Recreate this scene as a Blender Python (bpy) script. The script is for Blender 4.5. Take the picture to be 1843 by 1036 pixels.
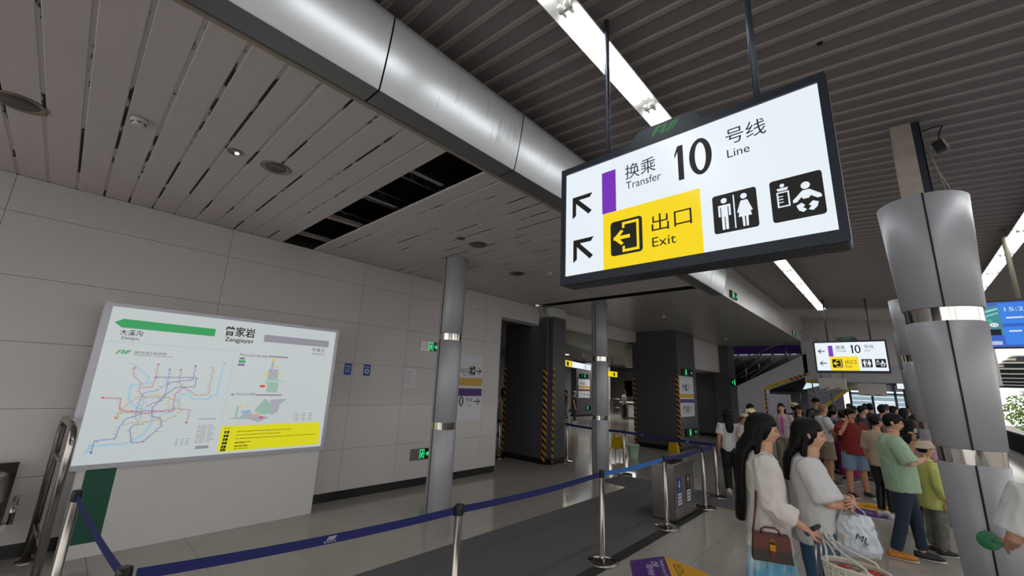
import bpy, bmesh, math, random
from mathutils import Vector, Matrix, noise
from math import pi, sin, cos, radians, sqrt, atan2
for _o in list(bpy.data.objects): bpy.data.objects.remove(_o)
SC = bpy.context.scene
COL = SC.collection
random.seed(7)
# ------------------------------------------------------------------ camera
def setup_camera():
    cam = bpy.data.cameras.new('camera'); o = bpy.data.objects.new('camera', cam); COL.objects.link(o)
    yaw, pitch, roll = radians(-43.0274), radians(13.116), radians(2.4026)
    F = Vector((sin(yaw)*cos(pitch), cos(yaw)*cos(pitch), sin(pitch)))
    r = Vector((cos(yaw), -sin(yaw), 0)); u = r.cross(F)
    R = r*cos(roll)+u*sin(roll); U = -r*sin(roll)+u*cos(roll)
    m = Matrix((R, U, -F)).transposed().to_4x4(); m.translation = (0, 0, 1.88)
    o.matrix_world = m
    cam.sensor_width = 36; cam.lens = 733.45/1843*36; cam.clip_start = .05; cam.clip_end = 400
    SC.camera = o
setup_camera()
# ------------------------------------------------------------------ world, exposure, daylight
w = bpy.data.worlds.new('sky'); SC.world = w; w.use_nodes = True
wn = w.node_tree; bg = wn.nodes['Background']
bg.inputs[0].default_value = (.98, .97, .95, 1); bg.inputs[1].default_value = 2.2
SC.view_settings.view_transform = 'Standard'; SC.view_settings.look = 'None'
SC.view_settings.gamma = 1; SC.view_settings.use_curve_mapping = False
SC.view_settings.exposure = -0.2
TUBE = 20.0      # brightness of the fluorescent tubes
SIGN = 1.14      # brightness of the lit sign faces
# ------------------------------------------------------------------ materials
MATS = {}
def mat(name, col, rough=.5, metal=0., spec=.5, noise_amt=0., noise_scale=8., bump=0., bump_scale=40., emit=None, es=0., stretch=None, coat=0., alpha=1., trans=0.):
    if name in MATS: return MATS[name]
    m = bpy.data.materials.new(name); m.use_nodes = True; nt = m.node_tree; b = nt.nodes['Principled BSDF']
    c = (*col, 1)
    b.inputs['Base Color'].default_value = c; b.inputs['Roughness'].default_value = rough; b.inputs['Metallic'].default_value = metal
    b.inputs['Specular IOR Level'].default_value = spec; b.inputs['Coat Weight'].default_value = coat
    b.inputs['Alpha'].default_value = alpha; b.inputs['Transmission Weight'].default_value = trans
    if emit: b.inputs['Emission Color'].default_value = (*emit, 1); b.inputs['Emission Strength'].default_value = es
    if noise_amt or bump:
        tc = nt.nodes.new('ShaderNodeTexCoord'); mp = nt.nodes.new('ShaderNodeMapping'); nt.links.new(tc.outputs['Object'], mp.inputs[0])
        if stretch: mp.inputs['Scale'].default_value = stretch
    if noise_amt:
        n = nt.nodes.new('ShaderNodeTexNoise'); n.inputs['Scale'].default_value = noise_scale; n.inputs['Detail'].default_value = 4
        nt.links.new(mp.outputs[0], n.inputs['Vector'])
        mx = nt.nodes.new('ShaderNodeMix'); mx.data_type = 'RGBA'
        mx.inputs[6].default_value = tuple(max(0, x*(1-noise_amt)) for x in col)+(1,); mx.inputs[7].default_value = tuple(min(1, x*(1+noise_amt)) for x in col)+(1,)
        nt.links.new(n.outputs['Fac'], mx.inputs[0]); nt.links.new(mx.outputs[2], b.inputs['Base Color'])
    if bump:
        n2 = nt.nodes.new('ShaderNodeTexNoise'); n2.inputs['Scale'].default_value = bump_scale; n2.inputs['Detail'].default_value = 3
        nt.links.new(mp.outputs[0], n2.inputs['Vector'])
        bp = nt.nodes.new('ShaderNodeBump'); bp.inputs['Strength'].default_value = bump; bp.inputs['Distance'].default_value = .01
        nt.links.new(n2.outputs['Fac'], bp.inputs['Height']); nt.links.new(bp.outputs[0], b.inputs['Normal'])
    MATS[name] = m; return m
def emis(name, col, s=1.):
    return mat(name, (.02, .02, .02), rough=.25, emit=col, es=s)
def stripes_mat(name, c1, c2, vec, period, duty=.5, rough=.5):
    """two-colour diagonal printed stripes along a world direction"""
    if name in MATS: return MATS[name]
    m = bpy.data.materials.new(name); m.use_nodes = True; nt = m.node_tree; b = nt.nodes['Principled BSDF']; b.inputs['Roughness'].default_value = rough
    g = nt.nodes.new('ShaderNodeNewGeometry'); d = nt.nodes.new('ShaderNodeVectorMath'); d.operation = 'DOT_PRODUCT'; d.inputs[1].default_value = vec
    nt.links.new(g.outputs['Position'], d.inputs[0])
    a = nt.nodes.new('ShaderNodeMath'); a.operation = 'DIVIDE'; a.inputs[1].default_value = period; nt.links.new(d.outputs['Value'], a.inputs[0])
    f = nt.nodes.new('ShaderNodeMath'); f.operation = 'FRACT'; nt.links.new(a.outputs[0], f.inputs[0])
    l = nt.nodes.new('ShaderNodeMath'); l.operation = 'LESS_THAN'; l.inputs[1].default_value = duty; nt.links.new(f.outputs[0], l.inputs[0])
    mx = nt.nodes.new('ShaderNodeMix'); mx.data_type = 'RGBA'; mx.inputs[6].default_value = (*c1, 1); mx.inputs[7].default_value = (*c2, 1)
    nt.links.new(l.outputs[0], mx.inputs[0]); nt.links.new(mx.outputs[2], b.inputs['Base Color'])
    MATS[name] = m; return m
def G(v): return ((v/255.)**2.2,)*3
def RGB(r, g, b): return tuple((x/255.)**2.2 for x in (r, g, b))
M = dict(
 wall=mat('wall panel enamel', RGB(196, 190, 188), rough=.38, noise_amt=.03, noise_scale=1.5),
 joint=mat('dark joint', G(40), rough=.9),
 white=mat('white paint', RGB(200, 198, 196), rough=.5, noise_amt=.03),
 slat=mat('ceiling slat paint', RGB(198, 190, 191), rough=.55, noise_amt=.09, noise_scale=3., stretch=(.5, 2, 1)),
 smooth=mat('ceiling panel paint', RGB(172, 170, 168), rough=.3, noise_amt=.03),
 fascia=mat('brushed aluminium panel', RGB(212, 214, 217), rough=.27, metal=.3, noise_amt=.04, noise_scale=2.),
 fasciaw=mat('white aluminium panel', RGB(205, 203, 202), rough=.33, metal=.15, noise_amt=.03),
 column=mat('column aluminium', RGB(160, 161, 166), rough=.4, metal=.15, noise_amt=.03, bump=.04, bump_scale=250),
 band=mat('polished steel band', RGB(205, 200, 195), rough=.12, metal=1.),
 steel=mat('polished stainless steel', RGB(158, 152, 147), rough=.18, metal=1.),
 brushed=mat('brushed stainless steel', RGB(150, 145, 142), rough=.3, metal=1., noise_amt=.08, noise_scale=30, stretch=(1, 1, .05)),
 black=mat('black plastic', G(22), rough=.45),
 blackgloss=mat('black gloss', G(14), rough=.15),
 frame=mat('dark sign frame', RGB(44, 50, 60), rough=.4, metal=.3),
 pole=mat('dark painted pole', RGB(75, 82, 96), rough=.4, metal=.5),
 pillar=mat('dark grey cladding', RGB(74, 75, 80), rough=.38, noise_amt=.05, noise_scale=2),
 base=mat('black skirting', G(16), rough=.35),
 belt=mat('navy belt webbing', RGB(15, 26, 88), rough=.7, bump=.15, bump_scale=300),
 beltl=mat('light blue belt webbing', RGB(38, 105, 180), rough=.7, bump=.15, bump_scale=300),
 highrib_lit=mat('lit roof rib paint', RGB(158, 150, 146), rough=.5),  # paler than the deck: light on the ribs is put into the colour
 high=mat('roof deck paint', RGB(132, 123, 127), rough=.5, noise_amt=.08, noise_scale=2., stretch=(.4, 3, 1)),
 concrete=mat('bare concrete', RGB(165, 155, 145), rough=.9, noise_amt=.25, noise_scale=9., bump=.5, bump_scale=18),
 dark=mat('plenum dark', G(30), rough=.9, noise_amt=.3),
 gold=mat('brass', RGB(190, 140, 50), rough=.3, metal=1.),
 yellow=mat('yellow print', RGB(215, 165, 20), rough=.5), purple=mat('purple print', RGB(72, 38, 110), rough=.5),
 inkd=mat('black print', G(18), rough=.5), paper=mat('white paper', RGB(215, 215, 218), rough=.6),
 green=mat('green print', RGB(10, 130, 60), rough=.4),
)
# ------------------------------------------------------------------ object helpers
def wm(o):
    m = Matrix.Identity(4)
    while o is not None:
        m = o.matrix_basis @ m; o = o.parent
    return m
def link(name, me, parent=None, mats=()):
    for x in mats: me.materials.append(x)
    o = bpy.data.objects.new(name, me); COL.objects.link(o)
    if parent is not None: o.parent = parent
    return o
def tag(o, label, cat, group=None, kind=None):
    if label: o['label'] = label
    if cat: o['category'] = cat
    if group: o['group'] = group
    if kind: o['kind'] = kind
    return o
def thing(name, label, cat, loc=(0, 0, 0), rz=0., group=None):
    o = bpy.data.objects.new(name, None); COL.objects.link(o); o.empty_display_size = .1
    o.location = loc; o.rotation_euler = (0, 0, rz); return tag(o, label, cat, group)
class MB:
    def __init__(s): s.v = []; s.f = []; s.sm = []
    def add(s, vs, fs, smooth=False):
        k = len(s.v); s.v += [tuple(v) for v in vs]; s.f += [tuple(i+k for i in f) for f in fs]; s.sm += [smooth]*len(fs); return s
    def box(s, x0, x1, y0, y1, z0, z1):
        return s.add([(x0,y0,z0),(x1,y0,z0),(x1,y1,z0),(x0,y1,z0),(x0,y0,z1),(x1,y0,z1),(x1,y1,z1),(x0,y1,z1)],
                     [(0,3,2,1),(4,5,6,7),(0,1,5,4),(1,2,6,5),(2,3,7,6),(3,0,4,7)])
    def obox(s, c, ax, ay, az, hx, hy, hz):
        c, ax, ay, az = map(Vector, (c, ax, ay, az)); vs = []
        for k in (-1, 1):
            for i, j in ((-1,-1),(1,-1),(1,1),(-1,1)): vs.append(c+ax*hx*i+ay*hy*j+az*hz*k)
        return s.add(vs, [(0,3,2,1),(4,5,6,7),(0,1,5,4),(1,2,6,5),(2,3,7,6),(3,0,4,7)])
    def lathe(s, cx, cy, prof, n=24, smooth=True, cap=True):
        vs = []; fs = []; m = len(prof)
        for (r, z) in prof:
            for k in range(n): a = 2*pi*k/n; vs.append((cx+r*cos(a), cy+r*sin(a), z))
        for i in range(m-1):
            for k in range(n): fs.append((i*n+k, i*n+(k+1) % n, (i+1)*n+(k+1) % n, (i+1)*n+k))
        s.add(vs, fs, smooth)
        if cap:
            s.add(vs[:n], [tuple(reversed(range(n)))]); s.add(vs[-n:], [tuple(range(n))])
        return s
    def tube(s, pts, r, n=8, r2=None, closed=False, up=None):
        """tube through pts; r number or list, r2 second half-axis (flat section) with given up"""
        pts = [Vector(p) for p in pts]; m = len(pts); R1 = r if isinstance(r, (list, tuple)) else [r]*m
        R2 = R1 if r2 is None else (r2 if isinstance(r2, (list, tuple)) else [r2]*m)
        vs = []; fs = []; prev = None
        for i, p in enumerate(pts):
            if closed: t = pts[(i+1) % m]-pts[i-1]
            else: t = pts[min(i+1, m-1)]-pts[max(i-1, 0)]
            t = t.normalized() if t.length > 1e-9 else Vector((0, 0, 1))
            if up is not None: a = Vector(up)
            elif prev is None: a = Vector((0, 0, 1)) if abs(t.z) < .9 else Vector((1, 0, 0))
            else: a = prev
            a = (a-t*a.dot(t)).normalized(); b = t.cross(a); prev = a
            for k in range(n): q = 2*pi*k/n; vs.append(p+a*cos(q)*R1[i]+b*sin(q)*R2[i])
        for i in range(m if closed else m-1):
            j = (i+1) % m
            for k in range(n): fs.append((i*n+k, i*n+(k+1) % n, j*n+(k+1) % n, j*n+k))
        if not closed: fs += [tuple(reversed(range(n))), tuple((m-1)*n+k for k in range(n))]
        return s.add(vs, fs, True)
    def prism(s, poly, o, ux, uy, th):
        """polygon (u,v) in plane o,ux,uy extruded by th along ux x uy"""
        o, ux, uy = Vector(o), Vector(ux), Vector(uy); nn = ux.cross(uy).normalized()*th; n = len(poly)
        a = [o+ux*u+uy*v for u, v in poly]; b = [p+nn for p in a]
        return s.add(a+b, [tuple(reversed(range(n))), tuple(range(n, 2*n))]+[(i, (i+1) % n, n+(i+1) % n, n+i) for i in range(n)])
    def ball(s, c, r, n=10, m=7, sc=(1, 1, 1)):
        vs = [(c[0], c[1], c[2]-r*sc[2])]; fs = []
        for i in range(1, m):
            t = pi*i/m-pi/2
            for k in range(n): a = 2*pi*k/n; vs.append((c[0]+r*sc[0]*cos(t)*cos(a), c[1]+r*sc[1]*cos(t)*sin(a), c[2]+r*sc[2]*sin(t)))
        vs.append((c[0], c[1], c[2]+r*sc[2]))
        for k in range(n): fs.append((0, 1+(k+1) % n, 1+k)); fs.append((len(vs)-1, 1+(m-2)*n+k, 1+(m-2)*n+(k+1) % n))
        for i in range(m-2):
            for k in range(n): fs.append((1+i*n+k, 1+i*n+(k+1) % n, 1+(i+1)*n+(k+1) % n, 1+(i+1)*n+k))
        return s.add(vs, fs, True)
    def mesh(s, name, inv=None):
        me = bpy.data.meshes.new(name); vs = s.v if inv is None else [inv @ Vector(v) for v in s.v]
        me.from_pydata([tuple(v) for v in vs], [], s.f); me.polygons.foreach_set('use_smooth', s.sm); me.update(); return me
    def build(s, name, m, parent=None, local=False):
        inv = None if (parent is None or local) else wm(parent).inverted()
        return link(name, s.mesh(name, inv), parent, (m,) if not isinstance(m, (list, tuple)) else m)
def copy_tree(o, parent=None):
    c = o.copy(); COL.objects.link(c); c.parent = parent
    for ch in [x for x in CH.get(o.name, [])]: copy_tree(ch, c)
    return c
CH = {}
def reg(o):
    """remember the children of a prototype so copy_tree need not search"""
    CH[o.name] = [x for x in bpy.data.objects if x.parent == o]
    for x in CH[o.name]: reg(x)
    return o
def struct(name, mb, m, parent=None):
    o = mb.build(name, m, parent)
    if parent is None: o['kind'] = 'structure'
    return o
# flat lettering on a plane, fitted to a w x h box whose lower-left corner is (u,v)
def text_mesh(s, bold=0.):
    c = bpy.data.curves.new('t', 'FONT'); c.body = s; c.resolution_u = 3; c.offset = bold
    o = bpy.data.objects.new('t', c); COL.objects.link(o)
    me = bpy.data.meshes.new_from_object(o.evaluated_get(bpy.context.evaluated_depsgraph_get()))
    bpy.data.objects.remove(o); bpy.data.curves.remove(c); return me
class Plane:
    """drawing surface: origin, right and up axes; every print is a thin solid proud of the face"""
    def __init__(s, o, ux, uy, parent, off=.001): s.o = Vector(o); s.ux = Vector(ux).normalized(); s.uy = Vector(uy).normalized(); s.n = s.ux.cross(s.uy); s.p = parent; s.off = off
    def text(s, t, u, v, wd, h, m, bold=0., name='lettering', lay=1, ang=0.):
        me = text_mesh(t, bold)
        if not me.vertices: return
        xs = [q.co.x for q in me.vertices]; ys = [q.co.y for q in me.vertices]; x0, x1, y0, y1 = min(xs), max(xs), min(ys), max(ys)
        sy = h/max(1e-6, y1-y0); sx = wd/max(1e-6, x1-x0) if wd else sy
        inv = wm(s.p).inverted() if s.p else Matrix.Identity(4)
        ca, sa = cos(ang), sin(ang)
        for q in me.vertices:
            a, b = (q.co.x-x0)*sx, (q.co.y-y0)*sy
            q.co = inv @ (s.o+s.ux*(u+a*ca-b*sa)+s.uy*(v+a*sa+b*ca)+s.n*s.off*lay)
        return link(name, me, s.p, (m,))
    def poly(s, pts, m, name='printed_area', lay=.6):
        b = MB(); b.prism(pts, s.o+s.n*0, s.ux, s.uy, s.off*lay); return b.build(name, m, s.p)
    def rect(s, u, v, wd, h, m, name='printed_area', lay=.6): return s.poly([(u, v), (u+wd, v), (u+wd, v+h), (u, v+h)], m, name, lay)
    def rrect(s, u, v, wd, h, r, m, name='printed_area', lay=.6):
        p = []
        for cx, cy, a0 in ((u+wd-r, v+r, -90), (u+wd-r, v+h-r, 0), (u+r, v+h-r, 90), (u+r, v+r, 180)):
            for k in range(5): a = radians(a0+k*22.5); p.append((cx+r*cos(a), cy+r*sin(a)))
        return s.poly(p, m, name, lay)
    def line(s, pts, wd, m, name='printed_line', lay=.8):
        b = MB()
        for (a0, b0), (a1, b1) in zip(pts, pts[1:]):
            d = Vector((a1-a0, b1-b0)); L = d.length
            if L < 1e-6: continue
            d /= L; n = Vector((-d.y, d.x))*wd/2; e = d*wd/2
            q = [(a0-e.x-n.x, b0-e.y-n.y), (a1+e.x-n.x, b1+e.y-n.y), (a1+e.x+n.x, b1+e.y+n.y), (a0-e.x+n.x, b0-e.y+n.y)]
            b.prism(q, s.o, s.ux, s.uy, s.off*lay)
        return b.build(name, m, s.p)
    def multi(s, polys, m, name='pictogram', lay=1):
        b = MB()
        for k, p in enumerate(polys):
            ar = sum(p[i][0]*p[(i+1) % len(p)][1]-p[(i+1) % len(p)][0]*p[i][1] for i in range(len(p)))
            b.prism(p if ar > 0 else p[::-1], s.o, s.ux, s.uy, s.off*(lay+.03*(k % 9)))
        return b.build(name, m, s.p)
def circ(cx, cy, r, n=16, ry=None): return [(cx+r*cos(2*pi*k/n), cy+(ry or r)*sin(2*pi*k/n)) for k in range(n)]
# ================================================================== SETTING
def ceil_z(x): return 4.6-.09*(x+2.4)
# floor: slab + tiles one by one near the camera, one joined field beyond
floor_m = mat('polished floor tile', RGB(163, 157, 149), rough=.11, noise_amt=.10, noise_scale=3., spec=.55)
fb = MB(); fb.box(-26, 3.4, -8, 46, -.2, -.006); floor = struct('floor', fb, mat('tile joint', G(70), rough=.6))
TX0, TY0, T = -9.13, -1.05, .8
tb = MB(); tb.box(.0015, T-.0015, .0015, T-.0015, -.006, 0); tme = tb.mesh('floor_tile'); tme.materials.append(floor_m)
for i in range(15):
    for j in range(19):
        o = bpy.data.objects.new('floor_tile', tme); COL.objects.link(o); o.parent = floor; o.location = (TX0+i*T, TY0+j*T, 0)
xr = TX0+15*T; yr = TY0+19*T
b = MB()
for i in range(-21, 16):
    for j in range(-9, 58):
        if 0 <= i < 15 and 0 <= j < 19: continue
        x, y = TX0+i*T, TY0+j*T
        if x+T > 3.4 or y < -8: continue
        b.add([(x+.0015, y+.0015, 0), (x+T-.0015, y+.0015, 0), (x+T-.0015, y+T-.0015, 0), (x+.0015, y+T-.0015, 0)], [(0, 1, 2, 3)])
b.build('distant_floor_tiles', floor_m, floor)['kind'] = 'stuff'
# left wall with its enamel panels
WX = -6.62
wb = MB(); wb.box(-6.95, WX-.032, -8, 6.75, 0, 3.9); wall_left = struct('wall_left', wb, M['joint'])
pz = [.13, .75, 1.42, 2.09, 2.76, 3.43, 3.85]
py_ = [-6.7, -4.7, -2.7, -.7, 1.29, 3.3, 4.28, 5.28, 6.29, 6.75]
for y0, y1 in zip(py_, py_[1:]):
    for z0, z1 in zip(pz, pz[1:]):
        MB().box(WX-.03, WX, y0+.002, y1-.002, z0+.002, z1-.002).build('wall_panel', M['wall'], wall_left)
MB().box(-6.95, WX, 6.752, 6.78, .13, 3.85).build('wall_end_panel', M['wall'], wall_left)
hd = MB(); hd.box(-6.85, WX-.03, 6.78, 8.17, 3.38, 3.85); header = struct('wall_header_left', hd, M['joint'])
header.name = 'trim_1'
for z0, z1 in ((3.36, 3.56), (3.56, 3.84)): MB().box(WX-.03, WX, 6.785, 8.17, z0+.002, z1-.002).build('wall_panel', M['wall'], header)
MB().box(-6.85, WX, 6.79, 8.17, 3.352, 3.379).build('soffit_panel', M['white'], header)
b = MB(); b.box(WX-.025, WX-.004, -8, 6.76, 0, .13); struct('baseboard_left', b, M['base'])
# header over the openings beyond the first pillar
b = MB(); b.box(-7.0, -6.62, 9.1, 13.66, 3.47, 3.84); struct('trim_2', b, M['wall'])
b = MB(); b.box(-7.9, -5.5, 15.3, 19.6, 2.68, 3.84); struct('trim_3', b, M['wall'])
# low slatted ceiling
sb = MB(); sb.box(-6.62, -2.62, -4, 8.0, 4.55, 4.6); ceiling = struct('ceiling', sb, M['dark'])
SP = .2195
def slat_mesh():
    w = SP-.02; b = MB(); x0, x1 = -6.61, -2.605
    prof = [(0, .02), (0, .004), (.006, 0), (w-.006, 0), (w, .004), (w, .02)]
    vs = [(x0, y, z) for y, z in prof]+[(x1, y, z) for y, z in prof]; n = len(prof)
    return b.add(vs, [(i, i+1, n+i+1, n+i) for i in range(n-1)]+[(n-1, 0, n, 2*n-1), tuple(range(n))[::-1], tuple(range(n, 2*n))]).mesh('ceiling_slat')
sme = slat_mesh(); sme.materials.append(M['slat'])
# peeling tape in the gaps: painted film with worn-off patches
tape = bpy.data.materials.new('gap tape'); tape.use_nodes = True; nt = tape.node_tree; bs = nt.nodes['Principled BSDF']
g_ = nt.nodes.new('ShaderNodeNewGeometry'); mp = nt.nodes.new('ShaderNodeMapping'); mp.inputs['Scale'].default_value = (1.1, 4.2, 1); nt.links.new(g_.outputs['Position'], mp.inputs[0])
n1 = nt.nodes.new('ShaderNodeTexNoise'); n1.inputs['Scale'].default_value = 1.15; n1.inputs['Detail'].default_value = 9; n1.inputs['Roughness'].default_value = .62; nt.links.new(mp.outputs[0], n1.inputs['Vector'])
cr = nt.nodes.new('ShaderNodeValToRGB'); cr.color_ramp.interpolation = 'LINEAR'; cr.color_ramp.elements[0].position = .455; cr.color_ramp.elements[0].color = (*G(20), 1); cr.color_ramp.elements[1].position = .475; cr.color_ramp.elements[1].color = (*RGB(185, 178, 182), 1)
nt.links.new(n1.outputs['Fac'], cr.inputs[0]); nt.links.new(cr.outputs[0], bs.inputs['Base Color']); bs.inputs['Roughness'].default_value = .7
Y0s = 1.95-SP*27
ns = int((7.93-Y0s)/SP)
for k in range(ns):
    y = Y0s+k*SP
    if 1.94 < y < 2.37: continue
    o = bpy.data.objects.new('ceiling_slat', sme); COL.objects.link(o); o.parent = ceiling; o.location = (0, y, 3.83+random.uniform(0, .003))
    o.rotation_euler = (random.uniform(-.006, .006), 0, 0)
    if not 1.94 < y+SP < 2.37:
        MB().box(-6.61, -2.605, y+SP-.021, y+SP-.001, 3.835, 3.839).build('gap_tape', tape, ceiling)
b = MB(); b.box(-6.62, -2.6, 8.0, 8.4, 4.5, 4.6); b.box(-6.62, -2.62, 8.14, 8.155, 3.833, 4.6); b.build('slot_shade_board', M['base'], ceiling)  # black boards put in so the open slot reads as deep shade
b = MB(); b.box(-6.66, -6.61, -4, 8.0, 3.83, 4.6); b.box(-2.62, -2.6, -4, 8.2, 3.87, 4.6); b.build('plenum_side', M['dark'], ceiling)
for x in (-6.2, -5.2, -4.2, -3.3): MB().box(x, x+.06, -4, 8, 3.88, 3.93).build('ceiling_runner', M['brushed'] if x > -5 else M['concrete'], ceiling)
for x in (-5.9, -4.8, -3.9):       # lattice trusses seen through the missing slats
    b = MB(); b.tube([(x, 1.2, 4.15), (x, 3.2, 4.15)], .012, 5); b.tube([(x, 1.2, 4.32), (x, 3.2, 4.32)], .012, 5)
    z = [(x, 1.2+i*.1, 4.15+.17*(i % 2)) for i in range(21)]; b.tube(z, .006, 4); b.build('lattice_truss', M['white'], ceiling)
for x in (-4.3, -4.2): MB().tube([(x, 2.15, 3.9), (x, 2.15, 4.55)], .005, 5).build('hanger_wire', M['black'], ceiling)
MB().box(-3.3, -2.65, 1.6, 2.7, 4.3, 4.32).build('duct_board', mat('duct sheet', RGB(90, 100, 102), rough=.5, metal=.4), ceiling)
b = MB(); b.box(-2.632, -2.602, -4, 8.2, 3.822, 3.85); b.build('edge_angle', mat('aged edge trim', RGB(150, 138, 125), rough=.6), ceiling)
# smooth metal ceiling beyond
b = MB(); b.box(-9, -2.42, 8.16, 19.7, 3.87, 3.9); ceiling2 = struct('ceiling', b, M['white']); 
xs = [-8.7, -7.55, -6.4, -5.25, -4.1, -2.95, -2.41]; ys = [8.16, 8.95]+[8.95+1.8*i for i in range(1, 6)]+[19.7]
for y0, y1 in zip(ys, ys[1:]):
    for x0, x1 in zip(xs, xs[1:]):
        if y0 < 8.9 and x1 > -2.5: x1 = -2.61
        MB().box(x0+.003, x1-.003, y0+.003, y1-.003, 3.83, 3.868).build('ceiling_panel', M['smooth'], ceiling2)
# lobby ceiling
b = MB(); b.box(-26, -7.0, 6.5, 36, 3.45, 3.6); struct('ceiling', b, mat('lobby ceiling', RGB(110, 108, 108), rough=.5))
def fx(t_): return -2.40+.10*t_+.05*t_*(1-t_)
# aluminium fascia and white bulkhead
b = MB(); b.box(-2.6, -2.45, -7, 8.98, 3.86, 4.37); fas = struct('trim_4', b, M['joint'])
yj = [-7.27+1.4*i for i in range(0, 12)]+[8.98]
yj = [y for y in yj if y <= 8.98]
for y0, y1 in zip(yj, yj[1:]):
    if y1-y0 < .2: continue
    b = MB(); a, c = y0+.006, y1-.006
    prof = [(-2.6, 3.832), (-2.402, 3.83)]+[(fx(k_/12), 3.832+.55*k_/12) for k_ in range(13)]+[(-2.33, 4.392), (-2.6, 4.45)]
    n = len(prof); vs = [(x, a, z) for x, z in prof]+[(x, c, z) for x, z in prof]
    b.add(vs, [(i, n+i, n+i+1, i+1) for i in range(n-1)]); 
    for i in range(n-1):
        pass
    b.sm = [2 <= i <= n-4 for i in range(n-1)]; o = b.build('fascia_panel', (M['fascia'], mat('shaded fascia underside', RGB(112, 114, 118), rough=.4, metal=.3)), fas); o.data.polygons[0].material_index = 1  # darker copy of the metal: shade under the fascia painted in
rd_ = random.Random(5)
for k_ in range(34):
    y_ = rd_.choice((rd_.uniform(1.4, 2.5), rd_.uniform(2.1, 2.5), rd_.uniform(2.6, 3.9))); z_ = rd_.uniform(3.93, 4.12); l_ = rd_.uniform(.05, .2); b = MB()
    b.tube([(fx((z-3.832)/.55)+.0006, y_, z) for z in (z_, z_+l_/2, z_+l_)], .0009, 4); b.build('drip_stain', mat('drip stain', G(105), rough=.6), fas)
b = MB(); b.box(-2.6, -2.43, 8.98, 19.7, 3.84, 4.62); wb2 = struct('trim_5', b, M['joint'])
yj = [8.98, 11.03, 12.98, 14.93, 16.88, 18.83, 19.7]
for y0, y1 in zip(yj, yj[1:]): MB().box(-2.43, -2.4, y0+.003, y1-.003, 3.832, 4.6 if y0 < 14 else 5.0).build('bulkhead_panel', M['fasciaw'], wb2)
MB().box(-2.6, -2.4, 8.97, 8.982, 3.832, 4.6).build('bulkhead_end', M['fasciaw'], wb2)
# sloping roof deck of ribbed strips
b = MB(); 
b.add([(-2.62, -7, ceil_z(-2.62)+.12), (6, -7, ceil_z(6)+.12), (6, 15.7, ceil_z(6)+.12), (-2.62, 15.7, ceil_z(-2.62)+.12), (-2.62, -7, ceil_z(-2.62)+.16), (6, -7, ceil_z(6)+.16), (6, 15.7, ceil_z(6)+.16), (-2.62, 15.7, ceil_z(-2.62)+.16)], [(0,3,2,1),(4,5,6,7),(0,1,5,4),(1,2,6,5),(2,3,7,6),(3,0,4,7)])
roof = struct('ceiling', b, M['dark'])
def rib(w=.18):
    b = MB(); prof = [(0, .010), (.012, .0), (.044, .0), (.058, .010), (w, .010), (w, .016), (0, .016)]; n = len(prof)
    vs = [(x, y, ceil_z(x)+z) for x in (-2.61, 6.) for y, z in prof]
    b.add(vs, [(i, i+1, n+i+1, n+i) for i in range(n-1)]+[tuple(range(n))[::-1], tuple(range(n, 2*n))]); return b.mesh('roof_rib')
rme = rib(); rme.materials.append(M['high']); rme.materials.append(M['highrib_lit'])
for i_ in (0, 1, 2): rme.polygons[i_].material_index = 1
for k in range(int((15.6+2.5)/.18)):
    o = bpy.data.objects.new('roof_strip', rme); COL.objects.link(o); o.parent = roof; o.location = (0, -2.5+.18*k, 0)
b = MB(); b.box(-2.4, 6, -6.9, -2.55, 4.1, 4.15); b.build('roof_back_sheet', M['high'], roof)
for (x, y) in ((-.35, 2.2), (.4, 2.75), (.25, 1.9), (-.1, 3.3)):
    MB().lathe(x, y, [(.02, ceil_z(x)-.004), (.024, ceil_z(x)+.03)], 10).build('roof_hole', M['blackgloss'], roof)
b = MB(); b.box(-9, 2.2, 19.7, 46, 4.6, 4.8); struct('ceiling', b, M['dark'])
b = MB(); b.box(-9.2, -9, 19.7, 46, 0, 4.8); struct('wall_far_left', b, M['pillar'])
# far upper soffit and wall
b = MB(); b.add([(-2.4, 15.62, ceil_z(-2.4)-.03), (2.4, 15.62, ceil_z(2.4)-.03), (2.4, 19.5, ceil_z(2.4)+.1), (-2.4, 19.5, 4.8), (-2.4, 15.62, 5.0), (2.4, 15.62, 4.6), (2.4, 19.5, 5), (-2.4, 19.5, 5)], [(0,3,2,1),(4,5,6,7),(0,1,5,4),(1,2,6,5),(2,3,7,6),(3,0,4,7)])
struct('trim_6', b, M['white'])
b = MB(); b.box(-2.44, 2.4, 19.52, 19.7, 2.42, 5); wf = struct('wall_far', b, M['joint'])
for i in range(5):
    for z0, z1 in ((2.4, 3.6), (3.6, 4.95)): MB().box(-2.44+i*.97+.003, -2.44+(i+1)*.97-.003, 19.5, 19.52, z0+.003, z1-.003).build('wall_panel', M['wall'], wf)
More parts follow.
